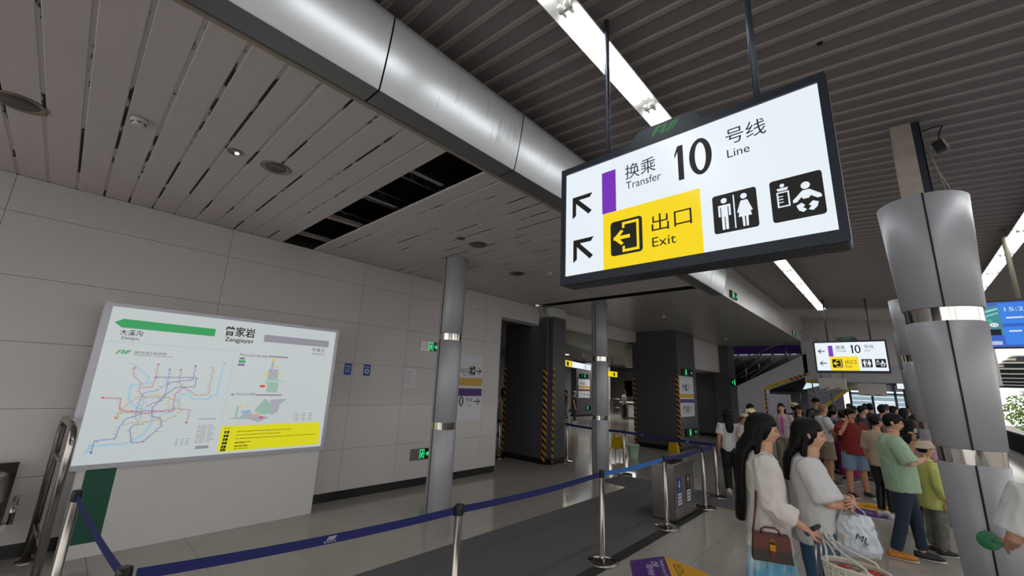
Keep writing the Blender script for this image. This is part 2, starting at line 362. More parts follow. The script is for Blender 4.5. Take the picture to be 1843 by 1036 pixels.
# dark clad pillars
haz = stripes_mat('hazard tape', RGB(22, 18, 16), RGB(190, 125, 40), (.75, .75, 1), .16)
def pillar(n, boxes, corners, zt, sides):
    b = MB()
    for bx in boxes: b.box(*bx, .13, zt)
    p = struct('trim_%d' % n, b, M['pillar'])
    b = MB()
    for (x0, x1, y0, y1) in boxes: b.box(x0-.005, x1+.005, y0-.005, y1+.005, 0, .13)
    b.build('skirting', M['base'], p)
    for (x, y, z0, z1) in corners: MB().box(x-.045, x+.045, y-.006, y-.001, z0, z1).box(x+.04, x+.046, y-.001, y+.05, z0, z1).build('hazard_tape', haz, p)
    for (z) in (1.25, 2.5):
        b = MB()
        for (x0, x1, y0, y1) in boxes: b.box(x0-.002, x1+.002, y0-.002, y1+.002, z, z+.006)
        b.build('cladding_joint', M['joint'], p)
    return p
pC = pillar(7, [(-7.92, -6.46, 8.32, 9.0), (-7.92, -6.64, 9.0, 9.4)], [(-6.505, 8.318, .05, 2.3), (-6.70, 8.998, .05, 2.3), (-7.87, 8.318, .05, 2.3)], 3.6, 0)
MB().box(-6.46, -6.36, 8.45, 9.0, .13, 3.6).build('cladding_pier', M['pillar'], pC); MB().box(-6.465, -6.355, 8.44, 9.0, 0, .13).build('skirting', M['base'], pC)
MB().box(-6.36, -6.353, 8.46, 8.53, .05, 2.3).build('hazard_tape', haz, pC)
b = MB(); b.box(-6.6, -6.3, 8.38, 8.9, 3.6, 3.83); b.build('cap_block', M['white'], pC)
pD = pillar(8, [(-6.77, -5.2, 13.66, 15.3)], [(-5.245, 13.658, .05, 2.35), (-6.72, 13.658, .05, 2.35)], 3.83, 0)
pE = pillar(9, [(-5.75, -5.15, 19.2, 20.2), (-7.6, -5.75, 19.5, 20.2)], [], 3.83, 0)
pF = pillar(10, [(-15.3, -14.9, 22.3, 26)], [], 3.45, 0)
pG = pillar(11, [(-17.5, -14.4, 14.3, 16.4)], [], 3.45, 0)
# fill lamps added under the lobby ceiling to brighten the lobby
lp_m = emis('added fill lamp glass', (1, .97, .92), 12)
for x, y, lb in ((-9.3, 12, 'added lobby fill lamp nearest the white wall end'), (-12.3, 17.5, 'added lobby fill lamp over the person in the pale cap'), (-9, 21, 'added lobby fill lamp behind the dark pillar by the bin'), (-12.3, 26.5, 'added lobby fill lamp over the service counter'), (-18, 21, 'added lobby fill lamp far left, beyond the lobby pillar')):
    t = thing('added_fill_lamp', lb, 'lamp', (x, y, 3.43), 0)
    MB().lathe(x, y, [(.17, 3.449), (.17, 3.43), (.14, 3.425)], 20).build('trim_ring', M['white'], t); MB().lathe(x, y, [(.13, 3.426), (.12, 3.42)], 20).build('lamp_glass', lp_m, t)
for nm, x, y, e, s_ in (('lobby_fill_light', -10.5, 15.5, 90, 3), ('lobby_fill_light', -13, 25.5, 260, 4), ('lobby_fill_light', -19, 22, 120, 3)):
    ld = bpy.data.lights.new(nm, 'AREA'); ld.energy = e; ld.size = s_; ld.color = (1, .97, .93); lo = bpy.data.objects.new(nm, ld); COL.objects.link(lo); lo.location = (x, y, 3.38)  # unseen area lights added to lift the dim lobby
# lobby walls
lw = mat('lobby wall', RGB(150, 148, 146), rough=.5, noise_amt=.04)
b = MB(); b.box(-26, -15.3, 27, 27.3, 0, 3.45); struct('wall_lobby', b, lw)
b = MB(); b.box(-26, -6.2, 34, 34.3, 0, 3.5); struct('wall_lobby_far', b, lw)
b = MB(); b.box(-26.2, -26, 6.5, 34, 0, 3.5); struct('wall_lobby_left', b, lw)
b = MB(); b.box(-26, -6.96, 6.4, 6.5, 0, 3.5); struct('wall_lobby_near', b, lw)
b = MB(); b.box(-26, -15.3, 26.97, 27, 0, .12); struct('baseboard_lobby', b, M['base'])
# ================================================================== LAMPS
tube_m = emis('lit fluorescent tube', (.97, .99, 1.0), TUBE); refl = mat('white reflector', RGB(225, 225, 220), rough=.4)
def strip(xc, y0, y1, label):
    zc = ceil_z(xc)-.05
    t = thing('strip_light', label, 'lamp', (xc, y0, zc), 0)
    b = MB(); b.prism([(-.105, -.055), (-.045, .0), (-.045, .05), (.045, .05), (.045, .0), (.105, -.055), (.10, -.061), (.035, -.006), (-.035, -.006), (-.10, -.061)], (xc, y0, zc), (1, 0, 0), (0, 0, 1), -(y1-y0))
    b.build('reflector', refl, t)
    n = int((y1-y0)/1.24); g = (y1-y0)/n
    tm = MB(); tm.tube([(0, .05, 0), (0, 1.17, 0)], .016, 10); tme_ = tm.mesh('tube'); tme_.materials.append(tube_m)
    hm = MB(); hm.box(-.05, .05, -.012, .012, -.012, .06).tube([(-.026, -.05, 0), (-.026, .05, 0)], .018, 10).tube([(.026, -.05, 0), (.026, .05, 0)], .018, 10)
    hme = hm.mesh('lamp_holder'); hme.materials.append(refl)
    for i in range(n):
        for s in (-.026, .026):
            o = bpy.data.objects.new('fluorescent_tube', tme_); COL.objects.link(o); o.parent = t; o.location = (s, i*g+.02, -.045)
        o = bpy.data.objects.new('lamp_holder', hme); COL.objects.link(o); o.parent = t; o.location = (0, i*g, -.045)
    return t
strip(-1.36, -.8, 15.3, 'long white fluorescent strip light running beside the metal fascia')
strip(1.5, -.8, 13.6, 'long fluorescent strip light behind the big column on the right')
def ring_light(x, y, r, z, label, name='recessed_downlight', lit=0, group=None):
    t = thing(name, label, 'lamp', (x, y, z), 0, group)
    b = MB(); b.lathe(x, y, [(r*.86, z+.004), (r, z-.006), (r*1.12, z-.007), (r*1.16, z-.001)], 28, cap=False); b.build('trim_ring', mat('aged lamp ring', RGB(140, 125, 110), rough=.35, metal=.6), t)
    b = MB(); b.lathe(x, y, [(r*.86, z+.003), (r*.8, z-.003), (r*.2, z-.004)], 28); b.build('lamp_bowl' if not lit else 'lamp_glass', mat('grey lamp glass', RGB(85, 78, 76), rough=.3, metal=.5) if not lit else M['brushed'], t)
    if lit: MB().ball((x-.01, y+.02, z-.006), r*.45, 12, 6, (1, .7, .25)).build('lit_bulb', emis('warm bulb', (1, .97, .9), 5), t)
    return t
ring_light(-4.72, -.60, .13, 3.83, 'large round ceiling disc cut by the left edge of the picture', 'ceiling_speaker')
ring_light(-4.20, 1.05, .115, 3.83, 'large round recessed lamp next to the small glowing spotlight')
ring_light(-4.18, .70, .055, 3.83, 'small glowing spotlight recessed in the slats', lit=1)
ring_light(-4.25, 3.79, .12, 3.83, 'round recessed lamp just above the nearer grey column')
ring_light(-4.25, 3.46, .055, 3.83, 'small unlit spotlight left of the round lamp above the nearer column')
ring_light(-4.85, 5.31, .13, 3.83, 'flat round recessed lamp right of the nearer column top')
ring_light(-4.26, 6.87, .09, 3.83, 'small dark round lamp just below the corner of the big hanging sign')
def smoke(x, y, z, label):
    t = thing('smoke_detector', label, 'smoke detector', (x, y, z-.004))
    MB().lathe(x, y, [(.055, z-.006), (.058, z-.02), (.05, z-.03)], 20).build('base', M['white'], t)
    MB().lathe(x, y, [(.046, z-.03), (.042, z-.05), (.03, z-.058)], 20).build('sensor_cap', M['white'], t)
    b = MB()
    for k in range(6): a = k*pi/3; b.obox((x+.045*cos(a), y+.045*sin(a), z-.04), (cos(a), sin(a), 0), (-sin(a), cos(a), 0), (0, 0, 1), .003, .013, .003)
    b.build('vent_slot', M['inkd'], t)
smoke(-4.24, .05, 3.83, 'white smoke detector on the slats, left of the glowing spotlight')
smoke(-4.30, 5.59, 3.83, 'white smoke detector right of the nearer column, beside a flat round lamp')
smoke(-4.42, 10.83, 3.83, 'white smoke detector on the smooth ceiling above the dark pillar')
smoke(-4.48, 16.6, 3.83, 'farthest white smoke detector on the smooth ceiling')
# ================================================================== COLUMNS
def column(x, y, zs, rf, top, label, n=40):
    t = thing('column', label, 'column', (x, y, 0))
    z0 = 0.
    for (a, c) in zs+[(top, None)]:
        MB().lathe(x, y, [(rf(z0)-.006, z0+.002), (rf(z0), z0+.008), (rf((z0+a)/2), (z0+a)/2), (rf(a), a-.006), (rf(a)-.006, a)], n).build('cladding', M['column'], t)
        if c is None: break
        MB().lathe(x, y, [(rf(a)-.013, a), (rf(c)-.013, c)], n).build('steel_band', M['band'], t)
        z0 = c
    z0 = 0.
    for (a, c) in zs+[(top, None)]:
        MB().obox((x, y-(rf(z0)+rf(a))/2+.001, (z0+a)/2), (1, 0, 0), (0, 1, 0), (0, -(rf(a)-rf(z0)), a-z0), .006, .006, .5).build('dark_seam', M['joint'], t)
        if c is None: break
        z0 = c
    return t
column(-5.10, 4.08, [(1.17, 1.27), (2.49, 2.59)], lambda z: .19, 3.828, 'slim grey metal column in front of the white wall, with two shiny bands')
column(-5.15, 8.70, [(1.14, 1.235), (2.47, 2.575)], lambda z: .19, 3.828, 'slim grey metal column in front of the dark pillars, farther than the one by the wall')
rf1 = lambda z: .218+.043*(z-1.88) if z < 2.55 else .25+.05*(z-2.62)
for (cx, cy, lb) in ((.365, 4.95, 'big flared grey metal column at the right, nearest to the camera'), (.375, 9.9, 'second flared grey column, mostly hidden behind the nearest one'), (.38, 14.85, 'third flared grey column in the row, farthest')):
    t = column(cx, cy, [(1.42, 1.53), (2.51, 2.62)], rf1, 3.59, lb, 56)
    zt = ceil_z(cx)+.02
    MB().box(cx-.11, cx+.03, cy-.1, cy+.1, 3.5, zt).build('concrete_core', M['concrete'], t)
    b = MB(); b.box(cx+.031, cx+.085, cy-.1, cy-.09, 3.5, zt).box(cx+.078, cx+.085, cy-.1, cy-.03, 3.5, zt); b.build('steel_angle', M['frame'], t)
    MB().lathe(cx, cy, [(.27, 3.56), (.27, 3.58)], 30).build('top_plate', M['dark'], t)
    if cy < 6:
        for k, (x1, z1) in enumerate(((.24, 3.58), (.20, 3.58))):
            MB().tube([(cx+.06, cy-.08, zt-.03), (cx+.09+.01*k, cy-.08, 4.15), (cx+.14, cy-.07, 3.85), (cx+x1-.03, cy-.05, z1)], .008, 6).build('cable', mat('old cable', RGB(130, 125, 112), rough=.6), t)
        c = thing('floodlight', 'small black floodlight hanging under the deck beside the concrete column top', 'lamp', (cx+.17, cy-.1, 4.1))
        MB().obox((cx+.175, cy-.12, 4.05), (.97, 0, .25), (0, 1, 0), (-.25, 0, .97), .03, .03, .05).build('housing', M['black'], c)
        MB().obox((cx+.212, cy-.12, 4.055), (.97, 0, .25), (0, 1, 0), (-.25, 0, .97), .008, .028, .045).build('lamp_face', M['concrete'], c)
        MB().tube([(cx+.18, cy-.12, 4.10), (cx+.19, cy-.12, 4.18), (cx+.22, cy-.12, 4.24), (cx+.16, cy-.11, 4.25), (cx+.09, cy-.1, 4.24)], .006, 6).build('bracket', M['black'], c)
# ================================================================== HANGING SIGNS
E_white = emis('lit sign white', (.80, .87, .93), SIGN); E_yel = emis('lit sign yellow', (.93, .68, .0), SIGN); E_pur = emis('lit sign purple', (.17, .02, .47), SIGN)
def arrow_ul(P, u, v, s=.155, w=.028):
    P.multi([[(u, v), (u+s, v), (u+s-.02, v-w), (u+w, v-w)], [(u, v), (u, v-s), (u+w, v-s+.02), (u+w, v-w)], [(u+.010, v-.032), (u+.032, v-.010), (u+s-.005, v-s+.03), (u+s-.03, v-s+.01)]], M['inkd'], 'arrow', 1)
def arrow_l(P, u, v, s=.15, w=.022, sg=1, m=None, dirn='l'):
    def tr(p):
        out = []
        for a, b in p:
            if dirn == 'r': a = -a; p2 = (a, b)
            elif dirn == 'u': p2 = (-b, -a)
            else: p2 = (a, b)
            out.append((u+p2[0], v+p2[1]))
        return out
    h = w/2; k = s*.42
    P.multi([tr([(-s/2, -h), (s/2, -h), (s/2, h), (-s/2, h)]), tr([(-s/2-.004, 0), (-s/2+k, k), (-s/2+k+w, k), (-s/2+w*1.1, 0)]), tr([(-s/2-.004, 0), (-s/2+k, -k), (-s/2+k+w, -k), (-s/2+w*1.1, 0)])], m or M['inkd'], 'arrow', 1)
def exit_icon(P, u, v, s, fg, left=True, bgm=None):
    P.rrect(u, v, s, s*1.07, s*.1, bgm or M['inkd'], 'pictogram_ground', .9)
    f = (lambda x: u+s*x) if left else (lambda x: u+s*(1-x))
    g = lambda y: v+s*y*1.07
    t = .075
    P.multi([[(f(a), g(b)) for a, b in q] for q in ([(.38, .93), (.9, .93), (.9, .93-t), (.38, .93-t)], [(.9-t, .93), (.9, .93), (.9, .07), (.9-t, .07)], [(.38, .07), (.9, .07), (.9, .07+t), (.38, .07+t)], [(.38, .93), (.38+t, .93), (.38+t, .76), (.38, .76)], [(.38, .24), (.38+t, .24), (.38+t, .07), (.38, .07)],
        [(.08, .5), (.34, .72), (.42, .68), (.26, .5)], [(.08, .5), (.34, .28), (.42, .32), (.26, .5)], [(.1, .55), (.62, .55), (.62, .45), (.1, .45)])], fg, 'pictogram', 1.3)
def person_icon(P, u, v, h, m, woman=False):
    r = h*.085; q = [circ(u, v+h-r, r)]
    if not woman:
        q += [[(u-.17*h, v+.78*h), (u+.17*h, v+.78*h), (u+.17*h, v+.72*h), (u-.17*h, v+.72*h)], [(u-.17*h, v+.74*h), (u-.17*h, v+.42*h), (u-.115*h, v+.42*h), (u-.115*h, v+.74*h)], [(u+.17*h, v+.74*h), (u+.17*h, v+.42*h), (u+.115*h, v+.42*h), (u+.115*h, v+.74*h)],
              [(u-.09*h, v+.74*h), (u+.09*h, v+.74*h), (u+.09*h, v+.4*h), (u-.09*h, v+.4*h)], [(u-.09*h, v+.42*h), (u-.012*h, v+.42*h), (u-.012*h, v), (u-.085*h, v)], [(u+.09*h, v+.42*h), (u+.012*h, v+.42*h), (u+.012*h, v), (u+.085*h, v)]]
    else:
        q += [[(u-.08*h, v+.79*h), (u+.08*h, v+.79*h), (u+.17*h, v+.3*h), (u-.17*h, v+.3*h)], [(u-.09*h, v+.78*h), (u-.2*h, v+.45*h), (u-.15*h, v+.43*h), (u-.05*h, v+.7*h)], [(u+.09*h, v+.78*h), (u+.2*h, v+.45*h), (u+.15*h, v+.43*h), (u+.05*h, v+.7*h)],
              [(u-.08*h, v+.32*h), (u-.015*h, v+.32*h), (u-.015*h, v), (u-.07*h, v)], [(u+.08*h, v+.32*h), (u+.015*h, v+.32*h), (u+.015*h, v), (u+.07*h, v)]]
    P.multi(q, m, 'pictogram', 1.3)
def baby_icon(P, u, v, s, m):
    f = lambda x, y: (u+s*x, v+s*y); q = []
    q.append(circ(*f(.665, .735), s*.085))
    q.append([f(.60, .63), f(.73, .63), f(.92, .47), f(.93, .40), f(.85, .39), f(.74, .48), f(.70, .43), f(.60, .43), f(.57, .48), f(.48, .38), f(.41, .38), f(.41, .44)])
    q.append([f(.46, .30), f(.56, .35), f(.62, .28), f(.58, .24), f(.64, .18), f(.58, .13), f(.50, .18)])
    q.append([f(.86, .30), f(.76, .35), f(.68, .27), f(.73, .24), f(.67, .17), f(.75, .13), f(.83, .20)])
    q.append(circ(*f(.24, .86), s*.045)); q.append([f(.13, .80), f(.35, .80), f(.33, .735), f(.15, .735)])
    for a in ([(.12, .71), (.36, .71), (.36, .68), (.12, .68)], [(.12, .34), (.36, .34), (.36, .37), (.12, .37)], [(.12, .71), (.15, .71), (.15, .34), (.12, .34)], [(.36, .71), (.33, .71), (.33, .34), (.36, .34)], [(.15, .61), (.24, .61), (.24, .59), (.15, .59)], [(.15, .54), (.24, .54), (.24, .52), (.15, .52)], [(.15, .47), (.24, .47), (.24, .45), (.15, .45)]):
        q.append([f(*p) for p in a])
    P.multi(q, m, 'pictogram', 1.3)
def hanging_sign(y, dx, dz, left_arrows, label):
    x0, x1, z0, z1 = -1.57+dx, -.062+dx, 2.52+dz, 3.365+dz
    t = thing('hanging_sign', label, 'sign', ((x0+x1)/2, y+.07, z0))
    # casing: a real box with rounded corners and a rim that stands proud of the lit face
    def rr(a0, a1, b0, b1, r):
        p = []
        for cx, cy, s0 in ((a1-r, b0+r, -90), (a1-r, b1-r, 0), (a0+r, b1-r, 90), (a0+r, b0+r, 180)):
            for k in range(5): a = radians(s0+22.5*k); p.append((cx+r*cos(a), cy+r*sin(a)))
        return p
    MB().prism(rr(x0, x1, z0, z1, .02), (0, y+.012, 0), (1, 0, 0), (0, 0, 1), -.13).build('casing', M['frame'], t)
    b = MB(); fx0, fx1, fz0, fz1 = -1.53+dx, -.097+dx, 2.583+dz, 3.318+dz
    for a in ((x0+.004, fx0, z0, z1), (fx1, x1-.004, z0, z1), (fx0, fx1, z0, fz0), (fx0, fx1, fz1, z1)): b.box(a[0], a[1], y-.004, y+.012, a[2]+.003, a[3]-.003)
    b.build('front_rim', M['frame'], t)
    fp = MB(); fp.box(fx0, fx1, y+.006, y+.012, fz0, fz1); fp.build('lit_face', E_white, t)
    P = Plane((fx0, y+.006, fz0), (1, 0, 0), (0, 0, 1), t, .0008)
    P.rect(.281, .369, .098, .287, E_pur); P.rect(.286, 0, .592, .367, E_yel)
    if left_arrows:
        arrow_l(P, .13, .51); arrow_l(P, .14, .19)
    else:
        arrow_ul(P, .053, .548); arrow_ul(P, .061, .238)
    I = M['inkd']
    P.text('换乘', .445, .555, .196, .10, I); P.text('Transfer', .449, .49, .222, .05, I); ten(P, .745, .447, .205, .215, I); P.text('号线', 1.025, .566, .185, .092, I); P.text('Line', 1.026, .492, .105, .046, I)
    exit_icon(P, .338, .076, .207, E_yel); P.text('出口', .602, .175, .226, .105, I); P.text('Exit', .602, .085, .136, .056, I)
    P.rrect(.936, .086, .204, .21, .014, I, 'pictogram_ground', .9); person_icon(P, .991, .103, .172, E_white); person_icon(P, 1.083, .101, .175, E_white, True); P.rect(1.034, .1, .006, .18, E_white, 'pictogram', 1.3)
    P.rrect(1.197, .084, .205, .213, .014, I, 'pictogram_ground', .9); baby_icon(P, 1.197, .084, .21, E_white)
    # crest on top
    MB().prism([(-1.08+dx, z1), (-.60+dx, z1), (-.66+dx, z1+.085), (-.70+dx, z1+.1), (-.98+dx, z1+.1), (-1.02+dx, z1+.085)], (0, y+.04, 0), (1, 0, 0), (0, 0, 1), -.06).build('crest', M['frame'], t)
    P2 = Plane((-.93+dx, y+.04, z1+.02), (1, 0, 0), (0, 0, 1), t, .001)
    operator_logo(P2, 0, 0, .18, .06, M['green'])
    for k, px_ in enumerate((-1.235, -.352)):
        xx = px_+dx; MB().tube([(xx, y+.07, z1), (xx, y+.07, ceil_z(xx)+.03)], .017, 12).build('suspension_pole', M['pole'], t)
        MB().lathe(xx, y+.07, [(.032, z1), (.032, z1+.015)], 12).build('pole_foot', M['pole'], t)
    return t
def ten(P, u, v, w, h, m, st=None):
    st = st or w*.15; q = [[(u+w*.04, v+h*.78), (u+w*.275-st, v+h*.99), (u+w*.275-st, v+h*.84), (u+w*.04, v+h*.66)][::-1], [(u+w*.275-st, v), (u+w*.275, v), (u+w*.275, v+h), (u+w*.275-st, v+h)]]
    cx, cy, rx, ry = u+w*.72, v+h*.5, w*.29, h*.51; n = 28
    for k in range(n):
        a, b = 2*pi*k/n, 2*pi*(k+1)/n; q.append([(cx+rx*cos(a), cy+ry*sin(a)), (cx+rx*cos(b), cy+ry*sin(b)), (cx+(rx-st)*cos(b), cy+(ry-st*.8)*sin(b)), (cx+(rx-st)*cos(a), cy+(ry-st*.8)*sin(a))])
    P.multi(q, m, 'lettering', 1)
def operator_logo(P, u, v, w, h, m):
    f = lambda x, y: (u+w*(x+.22*y), v+h*y)
    q = [[f(0, 0), f(.10, 0), f(.10, 1), f(0, 1)], [f(.10, .82), f(.42, .82), f(.42, 1), f(.10, 1)], [f(.10, .42), f(.36, .42), f(.36, .58), f(.10, .58)], [f(.10, 0), f(.22, 0), f(.22, .16), f(.10, .16)], [f(.3, .5), f(.42, .5), f(.42, .9), f(.3, .9)], [f(.30, 0), f(.44, 0), f(.46, .45), f(.34, .45)],
         [f(.50, 0), f(.62, 0), f(.66, 1), f(.52, 1)], [f(.66, .8), f(.80, .8), f(.80, 1), f(.66, 1)], [f(.66, 0), f(.74, 0), f(.80, 1), f(.70, 1)]]
    P.multi(q, m, 'emblem', 1)
hanging_sign(2.15, 0, 0, False, 'large lit hanging sign with diagonal arrows, black 10 and yellow Exit field')
hanging_sign(13.9, .02, -.03, True, 'small distant copy of the lit sign with left arrows, hanging over the crowd')
# ================================================================== INFORMATION BOARD
def info_board():
    X = -6.2; t = thing('information_board', 'white light box with metro map on a white base standing at the wall', 'sign', (-6.3, 1.5, 0))
    MB().box(-6.40, X-.03, .33, 2.76, 0.0, .86).build('base_cabinet', M['white'], t)
    P0 = Plane((X-.03, .36, 0), (0, 1, 0), (0, 0, 1), t, .001); P0.rect(.03, .13, .235, .73, mat('dark green mesh print', RGB(14, 78, 60), rough=.5, bump=.2, bump_scale=300), 'green_panel')
    fr = mat('board frame', RGB(180, 180, 188), rough=.35, metal=.5)
    MB().box(-6.40, X-.012, .20, 2.79, .84, 2.56).build('light_box', fr, t)
    b = MB()
    for a in ((.20, .268, .84, 2.56), (2.752, 2.79, .84, 2.56)): b.box(X-.012, X+.012, a[0], a[1], a[2], a[3])
    for a in ((.268, 2.752, .84, .888), (.268, 2.752, 2.522, 2.56)): b.box(X-.012, X+.012, a[0], a[1], a[2], a[3])
    b.build('frame_rim', fr, t)
    W = emis('lit map white', (.58, .63, .635), .95)
    MB().box(X-.012, X-.002, .268, 2.752, .888, 2.522).build('lit_face', W, t)
    P = Plane((X-.002, .27, .89), (0, 1, 0), (0, 0, 1), t, .0008)
    gr = emis('lit green', (.01, .36, .09), .9); gy = emis('lit grey', (.30, .29, .34), .9); ye = emis('lit yellow', (.78, .74, .0), .95); ink = M['inkd']
    P.poly([(.042, 1.46), (.108, 1.507), (.965, 1.497), (.965, 1.405), (.108, 1.411)], gr, 'direction_bar')
    P.rect(1.52, 1.396, .875, .095, gy, 'direction_bar')
    P.text('大溪沟', .105, 1.33, .19, .064, ink, .004); P.text('Daxigou', .13, 1.276, .145, .043, ink)
    P.text('曾家岩', 1.073, 1.43, .33, .125, ink, .016); P.text('Zengjiayan', 1.08, 1.343, .315, .07, ink, .012)
    g2 = mat('grey print', RGB(130, 132, 136), rough=.6); P.text('牛角沱', 2.167, 1.315, .18, .06, g2); P.text('Niujiaotuo', 2.172, 1.27, .178, .034, g2)
    thin = emis('thin grey rule', (.38, .40, .42), .9); P.line([(0, 1.255), (1.24, 1.246)], .003, thin); P.line([(1.215, 1.24), (1.222, .36)], .002, thin)
    operator_logo(P, .11, 1.128, .125, .042, gr); P.text('重庆轨道交通线网图', .262, 1.137, .28, .03, g2); P.text('Chongqing Rail Transit System Plan', .265, 1.113, .345, .02, g2)
    C = dict(river=((.36, .56, .70), .018), river2=((.36, .56, .70), .022), pink=((.55, .18, .28), .006), pink2=((.6, .15, .28), .006), blue=((.18, .28, .6), .006), purple=((.22, .12, .45), .006), navy=((.12, .13, .38), .006), brown=((.45, .26, .14), .006), red=((.55, .06, .12), .006), red2=((.55, .08, .15), .005), orange=((.62, .42, .12), .007), blue2=((.08, .18, .55), .006), green=((.2, .5, .35), .006), yellow2=((.62, .5, .2), .006), olive=((.5, .2, .1), .005))
    L = dict(river=[(.26,1.036),(.433,.896),(.43,.819),(.305,.796),(.307,.646),(.389,.552),(.67,.493),(.753,.59),(.752,.699),(.834,.711),(.877,.651),(1.034,.648),(1.047,.683),(1.105,.694),(1.122,1.051)],
     river2=[(.081,.116),(.098,.18),(.366,.184),(.502,.267),(.546,.38),(.546,.475)], pink=[(.298,.985),(.299,.899),(.374,.836),(.384,.722),(.431,.666)], pink2=[(.493,1.034),(.491,.898),(.483,.778),(.392,.77)],
     blue=[(.602,.981),(.61,.824),(.535,.744),(.424,.713),(.393,.571),(.407,.439)], purple=[(.838,1.034),(.843,.872),(.617,.834),(.606,.648),(.469,.571)],
     navy=[(.497,.888),(.873,.9),(.876,.792),(.69,.777),(.607,.687),(.526,.552),(.541,.456),(.614,.445),(.643,.358),(.514,.192),(.416,.191),(.38,.328),(.402,.374),(.484,.381)],
     brown=[(.707,.987),(.709,.847),(.765,.779),(.848,.731),(.897,.691),(1.,.697),(1.023,.724),(1.019,1.034)], red=[(.103,.662),(.246,.658),(.255,.543),(.312,.524),(.716,.512),(.701,.708),(.765,.779)],
     red2=[(.865,.381),(.871,.531),(.711,.541),(.481,.495),(.341,.524)], orange=[(.251,.451),(.301,.59),(.378,.665),(.544,.686),(.755,.63),(.79,.511),(.741,.453),(.65,.415),(.479,.41),(.304,.386)],
     blue2=[(.122,.113),(.124,.229),(.277,.24),(.293,.367),(.325,.441),(.451,.495)], green=[(.438,.382),(.436,.59),(.439,.666),(.579,.667)], yellow2=[(.461,.382),(.584,.436),(.67,.493),(.659,.668),(.511,.696)], olive=[(.246,.451),(.255,.515),(.543,.494)])
    rnd = random.Random(3); tick = emis('station tick', (.30, .32, .38), .9)
    for k, pts in L.items():
        c, wd = C[k]; P.line(pts, wd, emis('map line '+k, c, 1.), 'map_line', .7 if 'river' in k else .9)
        if 'river' in k: continue
        tk = []
        for (a0, b0), (a1, b1) in zip(pts, pts[1:]):
            d = sqrt((a1-a0)**2+(b1-b0)**2); n = int(d/.028)
            for i in range(n):
                q = (i+.5)/n; a, b_ = a0+(a1-a0)*q, b0+(b1-b0)*q; s = rnd.choice((-1, 1)); ln = rnd.uniform(.012, .028)
                if abs(a1-a0) > abs(b1-b0): tk.append([(a-.002, b_+.006*s), (a+ln*.5, b_+.006*s), (a+ln*.5, b_+.011*s), (a-.002, b_+.011*s)])
                else: tk.append([(a+.006*s, b_-.002), (a+(.006+ln)*s, b_-.002), (a+(.006+ln)*s, b_+.003), (a+.006*s, b_+.003)])
        if tk: P.multi(tk, tick, 'station_marks', .9)['kind'] = 'stuff'
        P.multi([circ(*pts[0], .011, 12)], emis('map line '+k, c, 1.), 'terminus_dot', 1)
    P.text('N', 1.118, 1.075, .014, .02, ink)
    # right half: plans
    P.rect(1.276, 1.2, .024, .022, gy); P.text('站厅/站台平面示意图', 1.308, 1.184, .29, .034, g2); P.rect(1.613, 1.196, .245, .023, gy)
    P.rect(1.277, 1.145, .062, .024, mat('pale print', G(205))); P.text('F1', 1.297, 1.149, .02, .016, ink); P.rect(1.276, 1.104, .076, .03, gr); P.text('2', 1.284, 1.108, .016, .022, M['paper'])
    P.rect(1.274, 1.064, .076, .028, emis('lit violet', (.22, .12, .45), .9)); P.text('10', 1.28, 1.068, .026, .02, M['paper'])
    lg = emis('plan green', (.33, .50, .42), .95); lp = emis('plan lilac', (.42, .41, .48), .95); ly = emis('plan yellow', (.72, .58, .15), .95)
    P.rect(1.665, 1.04, .03, .14, lp); P.rect(1.64, .9, .13, .14, lp); P.rect(1.64, .84, .14, .09, lg, lay=.8); P.rect(1.655, .738, .135, .12, lg); P.poly([(1.60, .86), (1.85, .875), (1.85, .90), (1.60, .885)], emis('plan pale green', (.45, .6, .5), .95), lay=.9)
    P.rect(1.60, .95, .05, .04, ly, lay=.9); P.rect(1.57, .80, .06, .03, emis('map red', (.6, .05, .04), 1), lay=.9); P.rect(1.69, 1.06, .05, .02, ly, lay=.9); P.rect(1.76, .98, .06, .02, ly, lay=.9); P.rect(1.66, 1.145, .05, .035, ly, lay=.9)
    P.rect(1.262, .693, .03, .026, gy); P.text('车站立体示意图', 1.308, .694, .22, .032, g2); P.rect(1.537, .692, .32, .02, gy)
    P.poly([(1.46, .484), (1.75, .415), (1.62, .36), (1.40, .43)], lp); P.poly([(1.55, .50), (1.66, .66), (1.80, .55), (1.83, .48), (1.66, .45)], lg, lay=.8); P.poly([(1.72, .64), (1.93, .656), (1.85, .58), (1.835, .48), (1.76, .44), (1.76, .56)], lp, lay=.9)
    P.poly([(1.27, .414), (1.35, .43), (1.35, .57), (1.37, .57), (1.37, .42), (1.46, .45), (1.45, .40)], lg, lay=.9); P.poly([(1.40, .5), (1.5, .52), (1.53, .48), (1.43, .46)], emis('plan blue', (.3, .45, .6), .95), lay=1); P.poly([(1.55, .46), (1.63, .47), (1.60, .43), (1.53, .43)], emis('plan orange', (.65, .42, .3), .95), lay=1)
    P.rect(1.625, .405, .045, .022, emis('map red', (.6, .05, .04), 1), lay=1.2); P.rect(1.37, .555, .03, .025, ly, lay=1); P.rect(1.46, .545, .04, .018, ly, lay=1)
    # yellow exit table
    P.poly([(1.225, .325), (2.425, .332), (2.452, .03), (1.228, .024)], ye, 'exit_table')
    tk = []; 
    for i, y_ in enumerate((.237, .192, .15, .108, .066, .03)): P.rect(1.268-.002*i, y_, .052, .03, ink, 'exit_number_box', 1); P.text(str(i+1), 1.284-.002*i, y_+.005, .012, .02, ye, lay=1.4)
    for y_, ln in ((.25, .62), (.208, .5), (.165, .95), (.12, .13), (.112, .1), (.08, .12), (.072, .1), (.045, .12)): 
        a = 1.40
        while a < 1.40+ln: q = rnd.uniform(.02, .07); tk.append([(a, y_), (a+q, y_), (a+q, y_+.006), (a, y_+.006)]); a += q+.007
